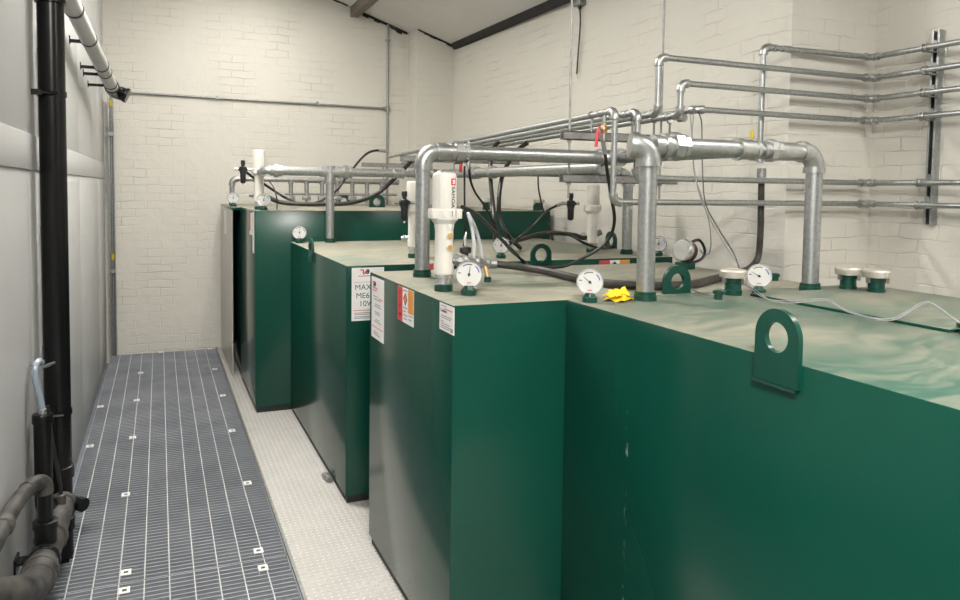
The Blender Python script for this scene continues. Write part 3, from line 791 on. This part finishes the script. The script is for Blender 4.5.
# trapeze hangers
def channel_mb(x0, x1, y, z, h=.042, w=.042):
    return MB().box(x0, x1, y-w/2, y-w/2+.004, z-h/2, z+h/2).box(x0, x1, y+w/2-.004, y+w/2, z-h/2, z+h/2).box(x0, x1, y-w/2, y+w/2, z-h/2, z-h/2+.004).box(x0, x1, y-w/2, y-w/2+.012, z+h/2-.004, z+h/2).box(x0, x1, y+w/2-.012, y+w/2, z+h/2-.004, z+h/2)
def trapeze(label, y, x0, x1, rods, zs, pipes, posts=()):
    t = thing('pipe_hanger', label, 'pipe hanger', ((x0+x1)/2, y, zs[0]))
    for z in zs: part(channel_mb(x0, x1, y, z), 'channel', M['galv_dull'], t)
    for x in rods: 
        part(MB().cyl((x, y, zs[-1]-.10), (x, y, ceil_z(x)-.002), .0055, n=10), 'threaded_rod', M['galv_dull'], t)
        for z in zs: part(MB().cyl((x, y, z-.034), (x, y, z-.022), .012, n=6), 'nut', M['galv'], t)
    for x, zp in posts:
        part(MB().cyl((x, y, zp), (x, y, zs[0]-.020), .008, n=8).box(x-.03, x+.03, y-.02, y+.02, zp, zp+.006), 'stand_off', M['galv_dull'], t)
    for x in pipes:
        zz = zb_(y)
        mb = MB().tube([V((x, y, zz)) + V((math.cos(a), 0, math.sin(a)))*(RA+.003) for a in [PI*2*k/14 for k in range(15)]], .0045, 6)
        mb.cyl((x, y, zs[0]+.018), (x, y, zz-RA-.002), .006, n=8)
        part(mb, 'pipe_ring', M['galv_dull'], t)
    return t
trapeze('Two-tier rod hanger crossing just behind the nearest thick bend', 3.26, 1.833, 2.525, (1.875, 2.425), (1.975, 1.763), [s[0] for s in specs])
trapeze('Single grey bracket seen past the bend of the stickered tank', 5.35, 1.65, 2.62, (), (1.925,), [s[0] for s in specs], ((2.07, Z2+RV-.001),))
trapeze('Farthest pipe bracket, a thin bar close to the brick end wall', 7.62, 1.93, 2.60, (), (1.945,), [specs[4][0]], ((2.16, 1.794),))

# ------------------------------------------------------------------ red-handled valves
def valve(label, top, z, yaw_):
    x, y = top
    t = thing('ball_valve', label, 'valve', (x, y, z))
    part(MB().cyl((x, y, z), (x, y, z+.14), .007, n=10).cyl((x, y, z+.02), (x, y, z+.034), .012, n=8).cyl((x, y, z+.105), (x, y, z+.125), .013, n=8), 'nipple', M['galv'], t)
    part(MB().cyl((x, y, z+.045), (x, y, z+.10), .013, n=8).lathe([(.012, 0), (.017, .012), (.017, .026), (.012, .038)], (x, y, z+.052), n=14), 'valve_body', M['brass'], t)
    d = V((math.cos(yaw_), math.sin(yaw_), 0))
    c = V((x, y, z+.07))
    part(MB().cyl(c, c+d*.028, .006, n=8), 'stem', M['chrome'], t)
    part(MB().tube([c+d*.026+V((0, 0, .014)), c+d*.036+V((0, 0, -.02)), c+d*.042+V((0, 0, -.085))], [.005, .009, .008], 8), 'lever', M['red'], t, 'red lever')
valve('Brass ball valve with red lever hanging from the outer bundle pipe', (1.985, 3.12), 1.93, PI)
valve('Ball valve with red lever above the white badge pump', (1.40, 3.42), 1.80, PI)
t = thing('ball_valve', 'Small valve with yellow lever above the black hose by the wall step', 'valve', (2.80, 3.03, 1.92))
part(MB().tube([(2.868, 3.075, 1.935), (2.862, 3.06, 1.95), (2.85, 3.06, 2.03)], [.006, .010, .009], 8), 'lever', M['yellow_paint'], t, 'yellow lever')
part(MB().cyl((2.868, 3.075, 1.935), (2.93, 3.092, 1.932), .012, n=10).lathe([(.012, 0), (.02, .012), (.02, .03), (.012, .042)], (2.945, 3.095, 1.912), n=14), 'valve_body', M['chrome'], t)

# ------------------------------------------------------------------ filter regulators
def make_reg(loc, rz, label):
    t = thing('filter_regulator', label, 'filter regulator', loc, rz, 'black air filter regulators', world=False)
    part(MB().lathe([(.012, 0), (.018, .006), (.021, .02), (.021, .075), (.024, .078), (.024, .09)], n=18), 'bowl', M['black'], t)
    part(MB().lathe([(.025, .088), (.027, .094), (.027, .122), (.02, .128)], n=18).box(-.034, .034, -.012, .012, .096, .118, ch=.003), 'head', M['black'], t)
    part(MB().lathe([(.013, .126), (.013, .142), (.0165, .144), (.0165, .172), (.013, .175)], n=18), 'adjusting_knob', M['black'], t)
    for sx in (-1, 1): part(MB().cyl((sx*.032, 0, .107), (sx*.062, 0, .107), .010, n=8), 'hose_fitting', M['galv'], t)
    part(MB().cyl((0, 0, -.012), (0, 0, .002), .006, n=8), 'drain_nipple', M['clip'], t)
    return t
r0 = make_reg((2.43, 4.19, 1.512), .05, 'Black filter regulator clear against the wall, beside the shaded pump')
dup(r0, (1.318, 4.20, 1.512), .0, 'Black filter regulator left of the half hidden white pump')
dup(r0, (.585, 5.93, 1.725), -.1, 'Black filter regulator beside the farthest white pump')

# ------------------------------------------------------------------ hoses and cables
def hose(name, label, cat, pts, r, m, group=None, ends=None, n=10, extra=None):
    t = thing(name, label, cat, pts[0], group=group)
    P = smooth_path(pts, 8)
    part(MB().tube(P, r, n), 'hose' if 'cable' not in name else 'cable', m, t)
    for which in (ends or ''):
        a, b = (P[0], P[1]) if which == 'a' else (P[-1], P[-2])
        d = (b-a).normalized()
        part(MB().cyl(a-d*.012, a+d*.05, r*1.35, n=12).cyl(a-d*.02, a-d*.004, r*1.5, n=6), 'hose_end', M['galv_dull'], t)
    return t
Zt = 1.31
hose('delivery_hose', 'Thick dusty black hose lying across the stickered tank from the badge pump', 'hose',
     [(1.420, 3.231, 1.352), (1.469, 3.214, 1.350), (1.557, 3.146, 1.340), (1.635, 2.995, 1.330), (1.639, 2.696, 1.328), (1.686, 2.542, 1.328), (1.786, 2.446, 1.328), (1.975, 2.436, 1.328), (2.204, 2.561, 1.328), (2.411, 2.663, 1.332), (2.827, 3.020, 1.309), (2.939, 3.080, 1.350), (2.962, 3.090, 1.451), (2.963, 3.092, 1.612), (2.958, 3.092, 1.815)], .0175, M['black_dusty'], ends='ab')
# pump outlet tee, union and clear breather hoses
t = thing('pump_outlet', 'Cluster of grey outlet fittings between the badge pump and the thick hose', 'fittings', (1.12, 2.68, 1.42))
a = V((1.034, 2.680, 1.433)); b = V((1.323, 3.000, 1.379))
part(MB().cyl(a, b, .017, n=16), 'outlet_pipe', fi, t)
d = (b-a).normalized()
for s_, k in ((.12, 1.35), (.30, 1.5), (.62, 1.6), (.70, 1.35), (.95, 1.45)): part(MB().cyl(a.lerp(b, s_)-d*.011, a.lerp(b, s_)+d*.011, .017*k, n=8), 'union_nut', M['galv'], t)
c = a.lerp(b, .35)
part(MB().cyl(c, c+V((0, 0, .035)), .012, n=10).lathe([(.02, .03), (.024, .034), (.024, .052), (.018, .056)], c, n=16), 'valve_cap', M['black'], t)
part(MB().tube([c+V((0, 0, .055)), c+V((-.004, 0, .085)), c+V((.002, 0, .115))], [.006, .007, .003], 8), 'bleed_tap', M['chrome'], t)
c2 = a.lerp(b, .8)
part(MB().cyl(c2+V((.02, -.03, -.10)), c2+V((.02, -.03, -.06)), .016, n=8), 'drain_plug', M['green'], t); part(MB().cyl(c2+V((.02, -.03, -.06)), c2+V((.012, -.02, -.015)), .010, n=8), 'drain_nipple', M['brass'], t)
hose('breather_hose', 'Clear hose loop, the nearer of two above the outlet fittings', 'hose', [(1.197, 2.850, 1.401), (1.201, 2.860, 1.471), (1.199, 2.880, 1.540), (1.188, 2.900, 1.602)], .0075, M['clear_hose'])
hose('breather_hose', 'Clear hose loop leaning away towards the hose tangle', 'hose', [(1.268, 2.930, 1.409), (1.253, 2.930, 1.486), (1.225, 2.920, 1.551), (1.188, 2.900, 1.602)], .0075, M['clear_hose'])
hose('air_hose', 'Slim black hose hanging from the brass red-lever valve down to the tank top', 'hose', [(1.985, 3.12, 1.93), (2.021, 3.140, 1.805), (2.060, 3.160, 1.683), (2.110, 3.200, 1.567), (2.118, 3.240, 1.479), (2.079, 3.270, 1.416), (1.992, 3.300, 1.358), (1.871, 3.301, 1.318), (1.725, 3.317, 1.318)], .0085, M['black_rubber'], ends='a')
hose('air_hose', 'Black hose sloping from the badge pump flange down to the tank top', 'hose', [(1.089, 2.720, 1.632), (1.183, 2.800, 1.602), (1.322, 2.950, 1.531), (1.456, 3.080, 1.450), (1.789, 3.567, 1.318), (1.684, 3.280, 1.318)], .0085, M['black_rubber'])
hose('air_hose', 'Thin black line dropping straight from the red-lever valve by the bend union', 'hose', [(1.380, 3.420, 1.816), (1.381, 3.420, 1.723), (1.383, 3.420, 1.624), (1.398, 3.450, 1.489), (1.467, 3.655, 1.318)], .005, M['black_rubber'])
hose('air_hose', 'Thin black line curving from the bundle down into the hose tangle', 'hose', [(1.416, 3.450, 1.847), (1.443, 3.500, 1.759), (1.492, 3.550, 1.689), (1.565, 3.600, 1.621), (1.645, 3.660, 1.529), (1.728, 3.720, 1.426), (1.853, 3.850, 1.347), (1.944, 3.903, 1.297)], .006, M['black_rubber'])
hose('supply_hose', 'Thick black hose hanging plumb behind the crossover pipe', 'hose', [(2.249, 4.900, 2.051), (2.180, 4.850, 1.997), (2.110, 4.750, 1.873), (2.094, 4.700, 1.734), (2.089, 4.650, 1.598), (2.079, 4.600, 1.464), (2.178, 4.805, 1.305)], .0150, M['black_rubber'])
hose('supply_hose', 'Thick black hose bowing outward beside the plumb one', 'hose', [(2.264, 4.500, 2.017), (2.198, 4.500, 1.968), (2.142, 4.550, 1.868), (2.103, 4.550, 1.768), (2.064, 4.500, 1.635), (2.074, 4.500, 1.515), (2.110, 4.450, 1.405), (2.273, 4.597, 1.305)], .0150, M['black_rubber'])
hose('delivery_hose', 'Thick black hose curving along the lettered tank to the shaded pump', 'hose', [(1.941, 4.250, 1.350), (2.068, 4.300, 1.370), (2.183, 4.330, 1.392), (2.285, 4.330, 1.417), (2.403, 4.330, 1.422), (2.542, 4.320, 1.408), (2.606, 4.310, 1.388), (2.71, 4.30, 1.42)], .0145, M['black_dusty'], ends='b')
hose('delivery_hose', 'Second black hose drooping beneath the shaded pump inlet', 'hose', [(2.420, 4.360, 1.427), (2.496, 4.280, 1.404), (2.540, 4.200, 1.363), (2.726, 4.300, 1.319), (3.018, 4.600, 1.298)], .009, M['black_rubber'], ends='a')
hose('air_hose', 'Black hose rising in a curve to the regulator beside the shaded pump', 'hose', [(2.241, 4.723, 1.310), (2.023, 4.150, 1.394), (2.138, 4.160, 1.473), (2.240, 4.170, 1.566), (2.316, 4.180, 1.604), (2.365, 4.190, 1.619)], .008, M['black_rubber'], ends='b')
hose('air_hose', 'Thin black line hanging in front of the far tank corner cap', 'hose', [(2.560, 4.900, 1.822), (2.566, 4.900, 1.719), (2.615, 4.950, 1.623), (2.669, 5.000, 1.539), (2.741, 5.050, 1.446), (2.959, 5.378, 1.298)], .006, M['black_rubber'])
hose('delivery_hose', 'Heavy black hose sagging along the tall tank edge from the farthest pump', 'hose', [(.745, 5.94, 1.637), (0.767, 5.920, 1.624), (0.853, 5.900, 1.586), (1.002, 5.880, 1.572), (1.231, 5.860, 1.571), (1.387, 5.850, 1.582), (1.533, 5.850, 1.623), (1.647, 5.850, 1.688), (1.732, 5.800, 1.778), (1.799, 5.750, 1.858), (1.857, 5.700, 1.938)], .017, M['black_rubber'])
hose('air_hose', 'Black hose arching up to the far end of the outer bundle pipe', 'hose', [(1.946, 6.850, 2.053), (1.869, 6.850, 2.055), (1.779, 6.800, 2.027), (1.679, 6.700, 1.956), (1.582, 6.600, 1.861), (1.473, 6.400, 1.778), (1.382, 6.300, 1.683), (1.260, 6.200, 1.607), (1.334, 7.375, 1.530)], .011, M['black_rubber'], ends='a')
hose('air_hose', 'Slim black hose sloping from behind the farthest pump to the pipe drops', 'hose', [(0.612, 5.980, 1.813), (0.673, 6.000, 1.768), (0.747, 6.000, 1.723), (0.838, 6.000, 1.662), (0.929, 6.000, 1.608), (1.288, 7.447, 1.533)], .010, M['black_rubber'])
hose('air_hose', 'Thin dark line from the tall tank top up behind the farthest pump', 'hose', [(0.862, 6.120, 1.530), (0.823, 5.840, 1.602), (0.803, 5.860, 1.693), (0.772, 5.900, 1.746)], .005, M['black_rubber'])
for k, (a_, lab) in enumerate((((692, 113), 'Pale grey cable hanging from the bundle end nearest the thick bend'), ((699, 113), 'Pale grey cable in the middle of the three by the wall edge'))):
    pass
hose('signal_cable', 'Thin grey cable looping from the slim pipes to the tilted probe head', 'cable', [(2.434, 3.040, 2.096), (2.434, 3.020, 1.986), (2.420, 2.980, 1.811), (2.468, 2.980, 1.684), (2.539, 3.000, 1.554), (2.598, 3.050, 1.443), (2.613, 3.080, 1.389), (2.597, 3.100, 1.380), (2.571, 3.100, 1.404)], .0028, M['cable_grey'])
hose('signal_cable', 'Thin grey cable slanting down to the squat vent cap', 'cable', [(2.450, 3.030, 2.101), (2.419, 3.000, 1.959), (2.375, 2.900, 1.737), (2.363, 2.800, 1.596), (2.319, 2.650, 1.490), (2.267, 2.500, 1.406), (2.245, 2.450, 1.373)], .0028, M['cable_grey'])
hose('signal_cable', 'Thin dark cable slanting down beside the grey one to the vent cap', 'cable', [(2.475, 3.030, 2.107), (2.490, 3.020, 2.053), (2.480, 3.000, 1.962), (2.460, 2.960, 1.763), (2.433, 2.900, 1.641), (2.337, 2.700, 1.541), (2.249, 2.500, 1.449), (2.217, 2.420, 1.381)], .0030, M['cable_dark'])
for k, lab in ((0, 'White cable lying along the near tank, nearer the lifting eye'), (1, 'White cable lying along the near tank, nearer the wall')):
    o = k*2.6
    hose('signal_cable', lab, 'cable', [(1.888, 2.360, 1.354), (1.925, 2.355, 1.318), (1.843, 2.160, 1.330), (1.995, 2.249, 1.325), V((2.093, 2.276, 1.345))+V((.02*k, .05*k, 0)), V((2.117, 2.232, 1.330))+V((.02*k, .05*k, 0)), V((1.980, 2.008, 1.325))+V((.02*k, .05*k, 0)), V((1.993, 1.930, 1.325))+V((.03*k, .035*k, 0)),
         V((2.051, 1.889, 1.335))+V((.03*k, .035*k, 0)), V((2.077, 1.846, 1.340))+V((.035*k, .03*k, 0)), V((2.008, 1.706, 1.328))+V((.03*k, .035*k, 0)), V((1.982, 1.591, 1.326))+V((.02*k, .02*k, 0)), V((2.023, 1.559, 1.326))+V((.022*k, .022*k, 0)), V((2.079, 1.554, 1.345))+V((.025*k, .022*k, 0)), V((2.136, 1.538, 1.375))+V((.024*k, .022*k, 0)), V((2.126, 1.487, 1.365))+V((.035*k, .03*k, 0)), V((2.061, 1.381, 1.345))+V((.035*k, .03*k, 0)), V((2.028, 1.289, 1.330))+V((.035*k, .03*k, 0))], .0019, M['cable_grey'])

# tilted probe head on the stickered tank
px_, py_ = 2.478, 3.10
t = thing('probe_head', 'Tilted round probe head with a dark back and looped cable', 'level probe', (px_, py_, Zt-.002))
part(MB().box(px_-.042, px_+.042, py_-.03, py_+.03, 1.307, 1.345, ch=.004), 'mounting_block', M['green'], t)
ax = V((-.97, -.24, .22)).normalized(); c = V((px_-.002, py_-.0, 1.402))
part(MB().lathe([(.052, 0), (.060, .004), (.060, .022), (.054, .028), (.03, .028)], c, ax, n=28), 'dial_case', M['chrome'], t)
part(MB().lathe([(.047, 0), (.047, .0025)], c+ax*.028, ax, n=28), 'dial_face', M['dial'], t)
part(MB().lathe([(.044, 0), (.052, .008), (.052, .044)], c-ax*.044, ax, n=24), 'rear_cover', M['maroon'], t, 'dark red rear cover')
part(MB().cyl((px_, py_, 1.343), c-V((0, 0, .03)), .014, n=10), 'neck', M['fitting'], t)
part(MB().tube(smooth_path([tuple(c-ax*.03+V((0, 0, .045))), (2.562, 3.100, 1.456), (2.600, 3.100, 1.409), (2.592, 3.100, 1.367), (2.539, 3.090, 1.346), (2.458, 3.060, 1.348)]), .0075, 8), 'cable_loop', M['black_rubber'], t)

# yellow cloth
def cloth():
    import random as rd
    from mathutils import noise as nz
    rg = rd.Random(11); n = 8; mb = MB()
    bx, by = 1.515, 2.258
    def layer(cx, cy, w, d, ang, z0, amp, seed):
        vs = []; fs = []; ca, sa = math.cos(ang), math.sin(ang)
        for j in range(n+1):
            for i in range(n+1):
                u, v = i/n*2-1, j/n*2-1
                k = 0 if max(abs(u), abs(v)) > .99 else .07; uu = u + rg.uniform(-k, k); vv = v + rg.uniform(-k, k)
                ed = 1 - .16*nz.noise(V((u*1.3, v*1.3, seed)))
                x, y = uu*w*ed, vv*d*ed
                rr = max(abs(u), abs(v))
                f1 = abs(((u*.75+v*.5+seed*.37) % 1.0)-.5)*2; f2 = abs(((u*.45-v*.8+seed*.61) % 1.0)-.5)*2
                z = z0 + amp*(.55*f1+.45*f2)*(1-.55*rr**4) + amp*.35*nz.noise(V((u*2, v*2, seed+5)))
                vs.append(V((bx+cx+ca*x-sa*y, by+cy+sa*x+ca*y, 1.3115+max(z, .0))))
        for j in range(n):
            for i in range(n):
                a = j*(n+1)+i
                if (i+j) % 2: fs += [(a, a+1, a+n+2), (a, a+n+2, a+n+1)]
                else: fs += [(a, a+1, a+n+1), (a+1, a+n+2, a+n+1)]
        mb._add(vs, fs, False)
    layer(0, 0, .056, .042, .55, .000, .026, 1.0)
    layer(.010, .006, .044, .036, 1.05, .012, .034, 2.3)
    layer(-.024, -.012, .034, .026, .2, .010, .030, 3.9)
    o = mb.build('cleaning_cloth', M['yellow'])
    md = o.modifiers.new('thick', 'SOLIDIFY'); md.thickness = .0015
    return tag(o, 'Crumpled yellow cloth at the foot of the nearest thick upright', 'cloth')
cloth()

# ------------------------------------------------------------------ left-hand drainage
t = thing('soil_pipe', 'Tall black soil pipe standing against the pale boarded wall', 'pipe', (-.43, 3.80, -.09))
part(MB().cyl((-.43, 3.80, -.09), (-.43, 3.80, 2.485), .054, n=32), 'pipe', M['black_pvc'], t)
part(MB().lathe([(.054, 0), (.062, .004), (.062, .10), (.058, .105), (.058, .12)], (-.43, 3.80, 2.485), n=32).cyl((-.43, 3.80, 2.58), (-.43, 3.80, 4.0), .054, n=32), 'upper_pipe', M['black_pvc'], t)
for z in (2.095, .675):
    mb = MB().lathe([(.0545, -.012), (.0585, -.012), (.0585, .012), (.0545, .012)], (-.43, 3.80, z), n=32).box(-.50, -.46, 3.72, 3.745, z-.012, z+.012).cyl((-.50, 3.73, z), (-.40, 3.73, z), .008, n=8)
    part(mb, 'wall_clip', M['black_pvc'], t)
for z in (.40, .16):
    part(MB().lathe([(.0545, -.03), (.062, -.026), (.062, .026), (.0545, .03)], (-.43, 3.80, z), n=32), 'socket', M['black_pvc'], t)
part(MB().cyl((-.40, 3.76, .285), (-.335, 3.70, .275), .026, n=16).cyl((-.345, 3.71, .277), (-.322, 3.688, .273), .031, n=16), 'access_cap', M['black_pvc'], t)
t = thing('waste_pipe', 'Fat dusty grey waste pipe running low along the boards to the soil pipe', 'pipe', (-.41, 3.1, .29))
part(MB().cyl((-.412, 3.745, .275), (-.41, 3.02, .30), .052, n=28), 'pipe', M['dusty_pvc'], t)
part(MB().tube(smooth_path([(-.41, 3.06, .30), (-.412, 2.92, .312), (-.43, 2.78, .36), (-.47, 2.62, .44), (-.52, 2.5, .50)]), .055, 24), 'bend', M['dusty_pvc'], t)
for y in (3.70, 3.35, 3.05, 2.98):
    q = V((-.4105, y, .30-(y-3.02)*.0345))
    part(MB().lathe([(.052, -.016), (.061, -.014), (.061, .014), (.052, .016)], q, (0, -1, .035), n=28), 'socket_ring', M['dusty_pvc'], t)
part(MB().box(-.50, -.44, 3.10, 3.16, .305, .315).box(-.50, -.492, 3.09, 3.17, .27, .33).lathe([(.054, -.012), (.0575, -.01), (.0575, .01), (.054, .012)], (-.41, 3.13, .296), (0, 1, 0), n=28), 'wall_clip', M['black_pvc'], t)
part(MB().cyl((-.41, 3.20, .34), (-.41, 3.20, .40), .039, n=20).lathe([(.039, 0), (.044, .002), (.044, .028), (.039, .03)], (-.41, 3.20, .395), n=20), 'branch_socket', M['black_pvc'], t)
t = thing('waste_pipe', 'Slim dusty waste pipe bending up from the fat one and along the boards', 'pipe', (-.41, 3.20, .40))
part(MB().cyl((-.41, 3.20, .40), (-.41, 3.20, .53), .026, n=18), 'upright', M['black_pvc'], t)
part(MB().tube(smooth_path([(-.41, 3.20, .53), (-.413, 3.195, .565), (-.43, 3.17, .582), (-.455, 3.10, .585)]), .030, 18), 'elbow', M['dusty_pvc'], t)
part(MB().tube(smooth_path([(-.452, 3.11, .585), (-.466, 3.0, .588), (-.47, 2.8, .60), (-.47, 2.4, .62), (-.47, 1.6, .66)]), .027, 18), 'pipe', M['dusty_pvc'], t)
part(MB().lathe([(.027, -.02), (.033, -.018), (.033, .018), (.027, .02)], (-.47, 2.75, .6025), (0, -1, .05), n=18), 'socket_ring', M['dusty_pvc'], t)
t = thing('tundish_pipe', 'Short black drain pipe with open cup beside the soil pipe foot', 'pipe', (-.452, 3.52, .40))
part(MB().cyl((-.452, 3.50, .735), (-.452, 3.50, .40), .034, n=20).lathe([(.034, 0), (.039, .003), (.039, .035), (.036, .04)], (-.452, 3.50, .715), n=20), 'pipe', M['black_pvc'], t)
part(MB().tube(smooth_path([(-.452, 3.50, .42), (-.452, 3.52, .36), (-.44, 3.60, .32), (-.425, 3.68, .29)]), .034, 18), 'bend', M['black_pvc'], t)
t = thing('overflow_pipe', 'Thin black tube between the short drain pipe and the soil pipe', 'pipe', (-.40, 3.62, .30))
part(MB().tube(smooth_path([(-.445, 3.60, .76), (-.43, 3.60, .6), (-.405, 3.60, .42), (-.402, 3.60, .34)]), .008, 10), 'tube', M['black_rubber'], t)
part(MB().lathe([(.012, 0), (.02, .004), (.02, .05), (.012, .055)], (-.402, 3.60, .315), n=14), 'foot_sleeve', M['dusty_pvc'], t)
t = hose('drain_hose', 'Bluish clear hose hooked over into the short drain pipe', 'hose', [(-.450, 3.50, .74), (-.455, 3.48, .82), (-.468, 3.465, .90), (-.47, 3.47, .955), (-.462, 3.50, .975), (-.455, 3.53, .962)], .0125, M['blue_hose'])
part(MB().cyl((-.4505, 3.498, .735), (-.4525, 3.492, .775), .017, n=14), 'hose_clamp', M['chrome'], t)
t = thing('drain_tap', 'Little grey lever tap at the hose hook beside the soil pipe', 'tap', (-.47, 3.53, .94))
part(MB().cyl((-.498, 3.54, .955), (-.452, 3.535, .955), .009, n=10), 'tap_body', M['chrome'], t); part(MB().tube([(-.455, 3.53, .94), (-.43, 3.52, .95), (-.405, 3.50, .965)], [.006, .007, .004], 8), 'lever', M['galv_dull'], t)
t = thing('condensate_pipe', 'Thin black upright tube in the shadow between boards and soil pipe', 'pipe', (-.488, 3.9, -.09))
part(MB().cyl((-.488, 3.92, -.09), (-.488, 3.92, 2.40), .0085, n=10), 'tube', M['black_pvc'], t)
for z in (.95, 1.5, 2.30): part(MB().box(-.50, -.476, 3.905, 3.935, z-.008, z+.008), 'tube_clip', M['galv_dull'], t)

# drain pipe high on the boards
t = thing('drain_pipe', 'Pale sloping drain pipe high on the boarded wall with black end cap', 'pipe', (-.38, 5.5, 2.58))
A, B = V((-0.420, 4.636, 2.657)), V((-0.335, 6.770, 2.473))
D = (B-A).normalized(); A0 = A - D*.75
part(MB().cyl(A0, B, .047, n=28), 'pipe', M['white_pvc'], t)
part(MB().tube(smooth_path([B-D*.10, B-D*.02, B+D*.07+V((.01, 0, -.005)), B+V((.05, .10, -.02)), B+V((.09, .09, -.035))]), .056, 24).cyl(B+V((.085, .09, -.032)), B+V((.105, .088, -.04)), .062, n=28), 'end_elbow', M['black_pvc'], t)
for px in (.02, .30, .62, .72, .90):
    q = A.lerp(B, px)
    mb = MB().lathe([(.0475, -.012), (.051, -.012), (.051, .012), (.0475, .012)], q, D, n=28)
    if px > .1: mb.box(XW+.001, q.x-.03, q.y-.012, q.y+.012, q.z-.03, q.z-.01).box(XW+.001, XW+.006, q.y-.02, q.y+.02, q.z-.04, q.z+.01)
    part(mb, 'pipe_bracket', M['black_pvc'], t)
# corner upright
t = thing('cable_channel', 'Upright galvanised channel in the far left wall corner', 'conduit', (-.42, 8.22, 0))
part(MB().box(-.455, -.45, 8.19, 8.25, -.03, 2.55).box(-.45, -.405, 8.245, 8.25, -.03, 2.55).box(-.408, -.402, 8.19, 8.25, -.03, 2.55), 'channel', M['galv'], t)
part(MB().cyl((-.427, 8.215, -.03), (-.427, 8.215, 2.6), .012, n=12), 'conduit', M['galv_dull'], t)
for z in (.99, 2.50): part(MB().lathe([(.0125, -.03), (.0155, -.028), (.0155, .028), (.0125, .03)], (-.427, 8.215, z), n=14), 'tape_band', M['yellow_paint'], t, 'yellow tape band')
for z in (.85, 2.2): part(MB().box(-.46, -.40, 8.183, 8.19, z-.02, z+.02), 'strap', M['galv_dull'], t)

# steel conduit on the far wall
t = thing('wall_conduit', 'Grey steel conduit forming a tee on the far brick wall', 'conduit', (2.39, 8.28, 2.6))
yc = 8.283
part(MB().cyl((-.40, yc, 2.622), (2.39, yc, 2.604), .0125, n=12), 'run', M['galv_dull'], t)
part(MB().cyl((2.39, yc, 1.45), (2.39, yc, ceil_z(2.39)-.01), .0125, n=12), 'riser', M['galv_dull'], t)
part(MB().cyl((2.39, yc, 2.57), (2.39, yc, 2.64), .022, n=14).cyl((2.33, yc, 2.604), (2.39, yc, 2.604), .018, n=12).cyl((2.39, yc-.02, 2.604), (2.39, yc+.01, 2.604), .03, n=16), 'tee_box', M['galv_dull'], t)
for x in (.56, 1.6): part(MB().box(x-.012, x+.012, yc-.016, YW, 2.595, 2.64), 'saddle', M['galv_dull'], t)
for z in (3.37, 1.9): part(MB().box(2.365, 2.415, yc-.016, YW, z-.012, z+.012), 'saddle', M['galv_dull'], t)

# fused spur box with dangling flex on the right wall
bx = (3.170, 5.385, 3.289)
t = thing('junction_box', 'Grey box at the top of the right wall with a dangling black flex', 'junction box', bx)
bx = V(bx)-V((0, 0, .045))
part(MB().box(XR-.06, XR, bx.y-.055, bx.y+.055, bx.z-.035, bx.z+.05, ch=.004), 'box', M['galv_dull'], t)
part(MB().cyl((XR-.03, bx.y, bx.z-.06), (XR-.03, bx.y, bx.z-.03), .014, n=10), 'gland', M['black'], t)
part(MB().tube(smooth_path([(XR-.03, bx.y, bx.z-.05), (XR-.028, bx.y-.01, bx.z-.18), (XR-.03, bx.y+.01, bx.z-.42), (XR-.025, bx.y+.035, bx.z-.58)]), .0065, 8), 'flex', M['black_rubber'], t)
part(MB().tube([(XR-.025, bx.y+.035, bx.z-.58), (XR-.027, bx.y+.015, bx.z-.62)], .003, 6), 'bare_wire', M['brass'], t)

# debris on the plate
t = tag(MB().cyl((.875, 4.31, .018), (.893, 4.22, .018), .017, n=12).cyl((.878, 4.295, .018), (.881, 4.28, .018), .020, n=8).build('pipe_offcut', M['galv_dull']), 'Short grey pipe offcut lying on the plate floor against the lettered tank', 'offcut')

# ------------------------------------------------------------------ lights of the room and one added fill (fixtures hang above the frame)
def batten(label, x, y, L, power, drop=.10, along_y=True, col=(1, .96, .905)):
    zc = ceil_z(x); z = zc-drop
    t = thing('ceiling_batten', label, 'light fitting', (x, y, z))
    w, l = (.06, L) if along_y else (L, .06)
    part(MB().box(x-w/2, x+w/2, y-l/2, y+l/2, z-.02, z+.05, ch=.004), 'housing', M['white'], t)
    for k in (-.4, .4):
        hx, hy = (x, y+k*L) if along_y else (x+k*L, y)
        part(MB().cyl((hx, hy, z+.045), (hx, hy, ceil_z(hx)-.001), .004, n=8), 'hanger', M['galv_dull'], t)
    la = bpy.data.lights.new('batten_lamp', 'AREA'); la.shape = 'RECTANGLE'; la.size = w; la.size_y = l; la.energy = power; la.color = col
    lo = bpy.data.objects.new('batten_lamp', la); C.objects.link(lo); lo.location = (x, y, z-.03)
    lo.parent = t; lo.matrix_parent_inverse = INV[t]
    lb = la.copy(); lb.energy = power*.8     # the bare tube also lights the ceiling
    lo2 = bpy.data.objects.new('batten_lamp', lb); C.objects.link(lo2); lo2.location = (x, y, z+.06); lo2.rotation_euler = (PI, 0, 0)
    lo2.parent = t; lo2.matrix_parent_inverse = INV[t]
batten('White batten light hung low above the near end of the walkway', .05, -.65, .6, 185, drop=.90, along_y=False)
batten('White batten light hung over the near tank', 2.85, 1.0, .6, 28, drop=.12, along_y=False)  # invented fill lamp: brightens the wall step and the near right wall
batten('White batten light above the middle of the walkway', .30, 4.6, .6, 78, drop=.50, along_y=False)
batten('White batten light above the far end of the walkway', .9, 6.9, 1.2, 26, drop=.3)
w = bpy.data.worlds.new('world'); S.world = w; w.use_nodes = True
w.node_tree.nodes['Background'].inputs[0].default_value = (1.0, .97, .93, 1)
w.node_tree.nodes['Background'].inputs[1].default_value = .24
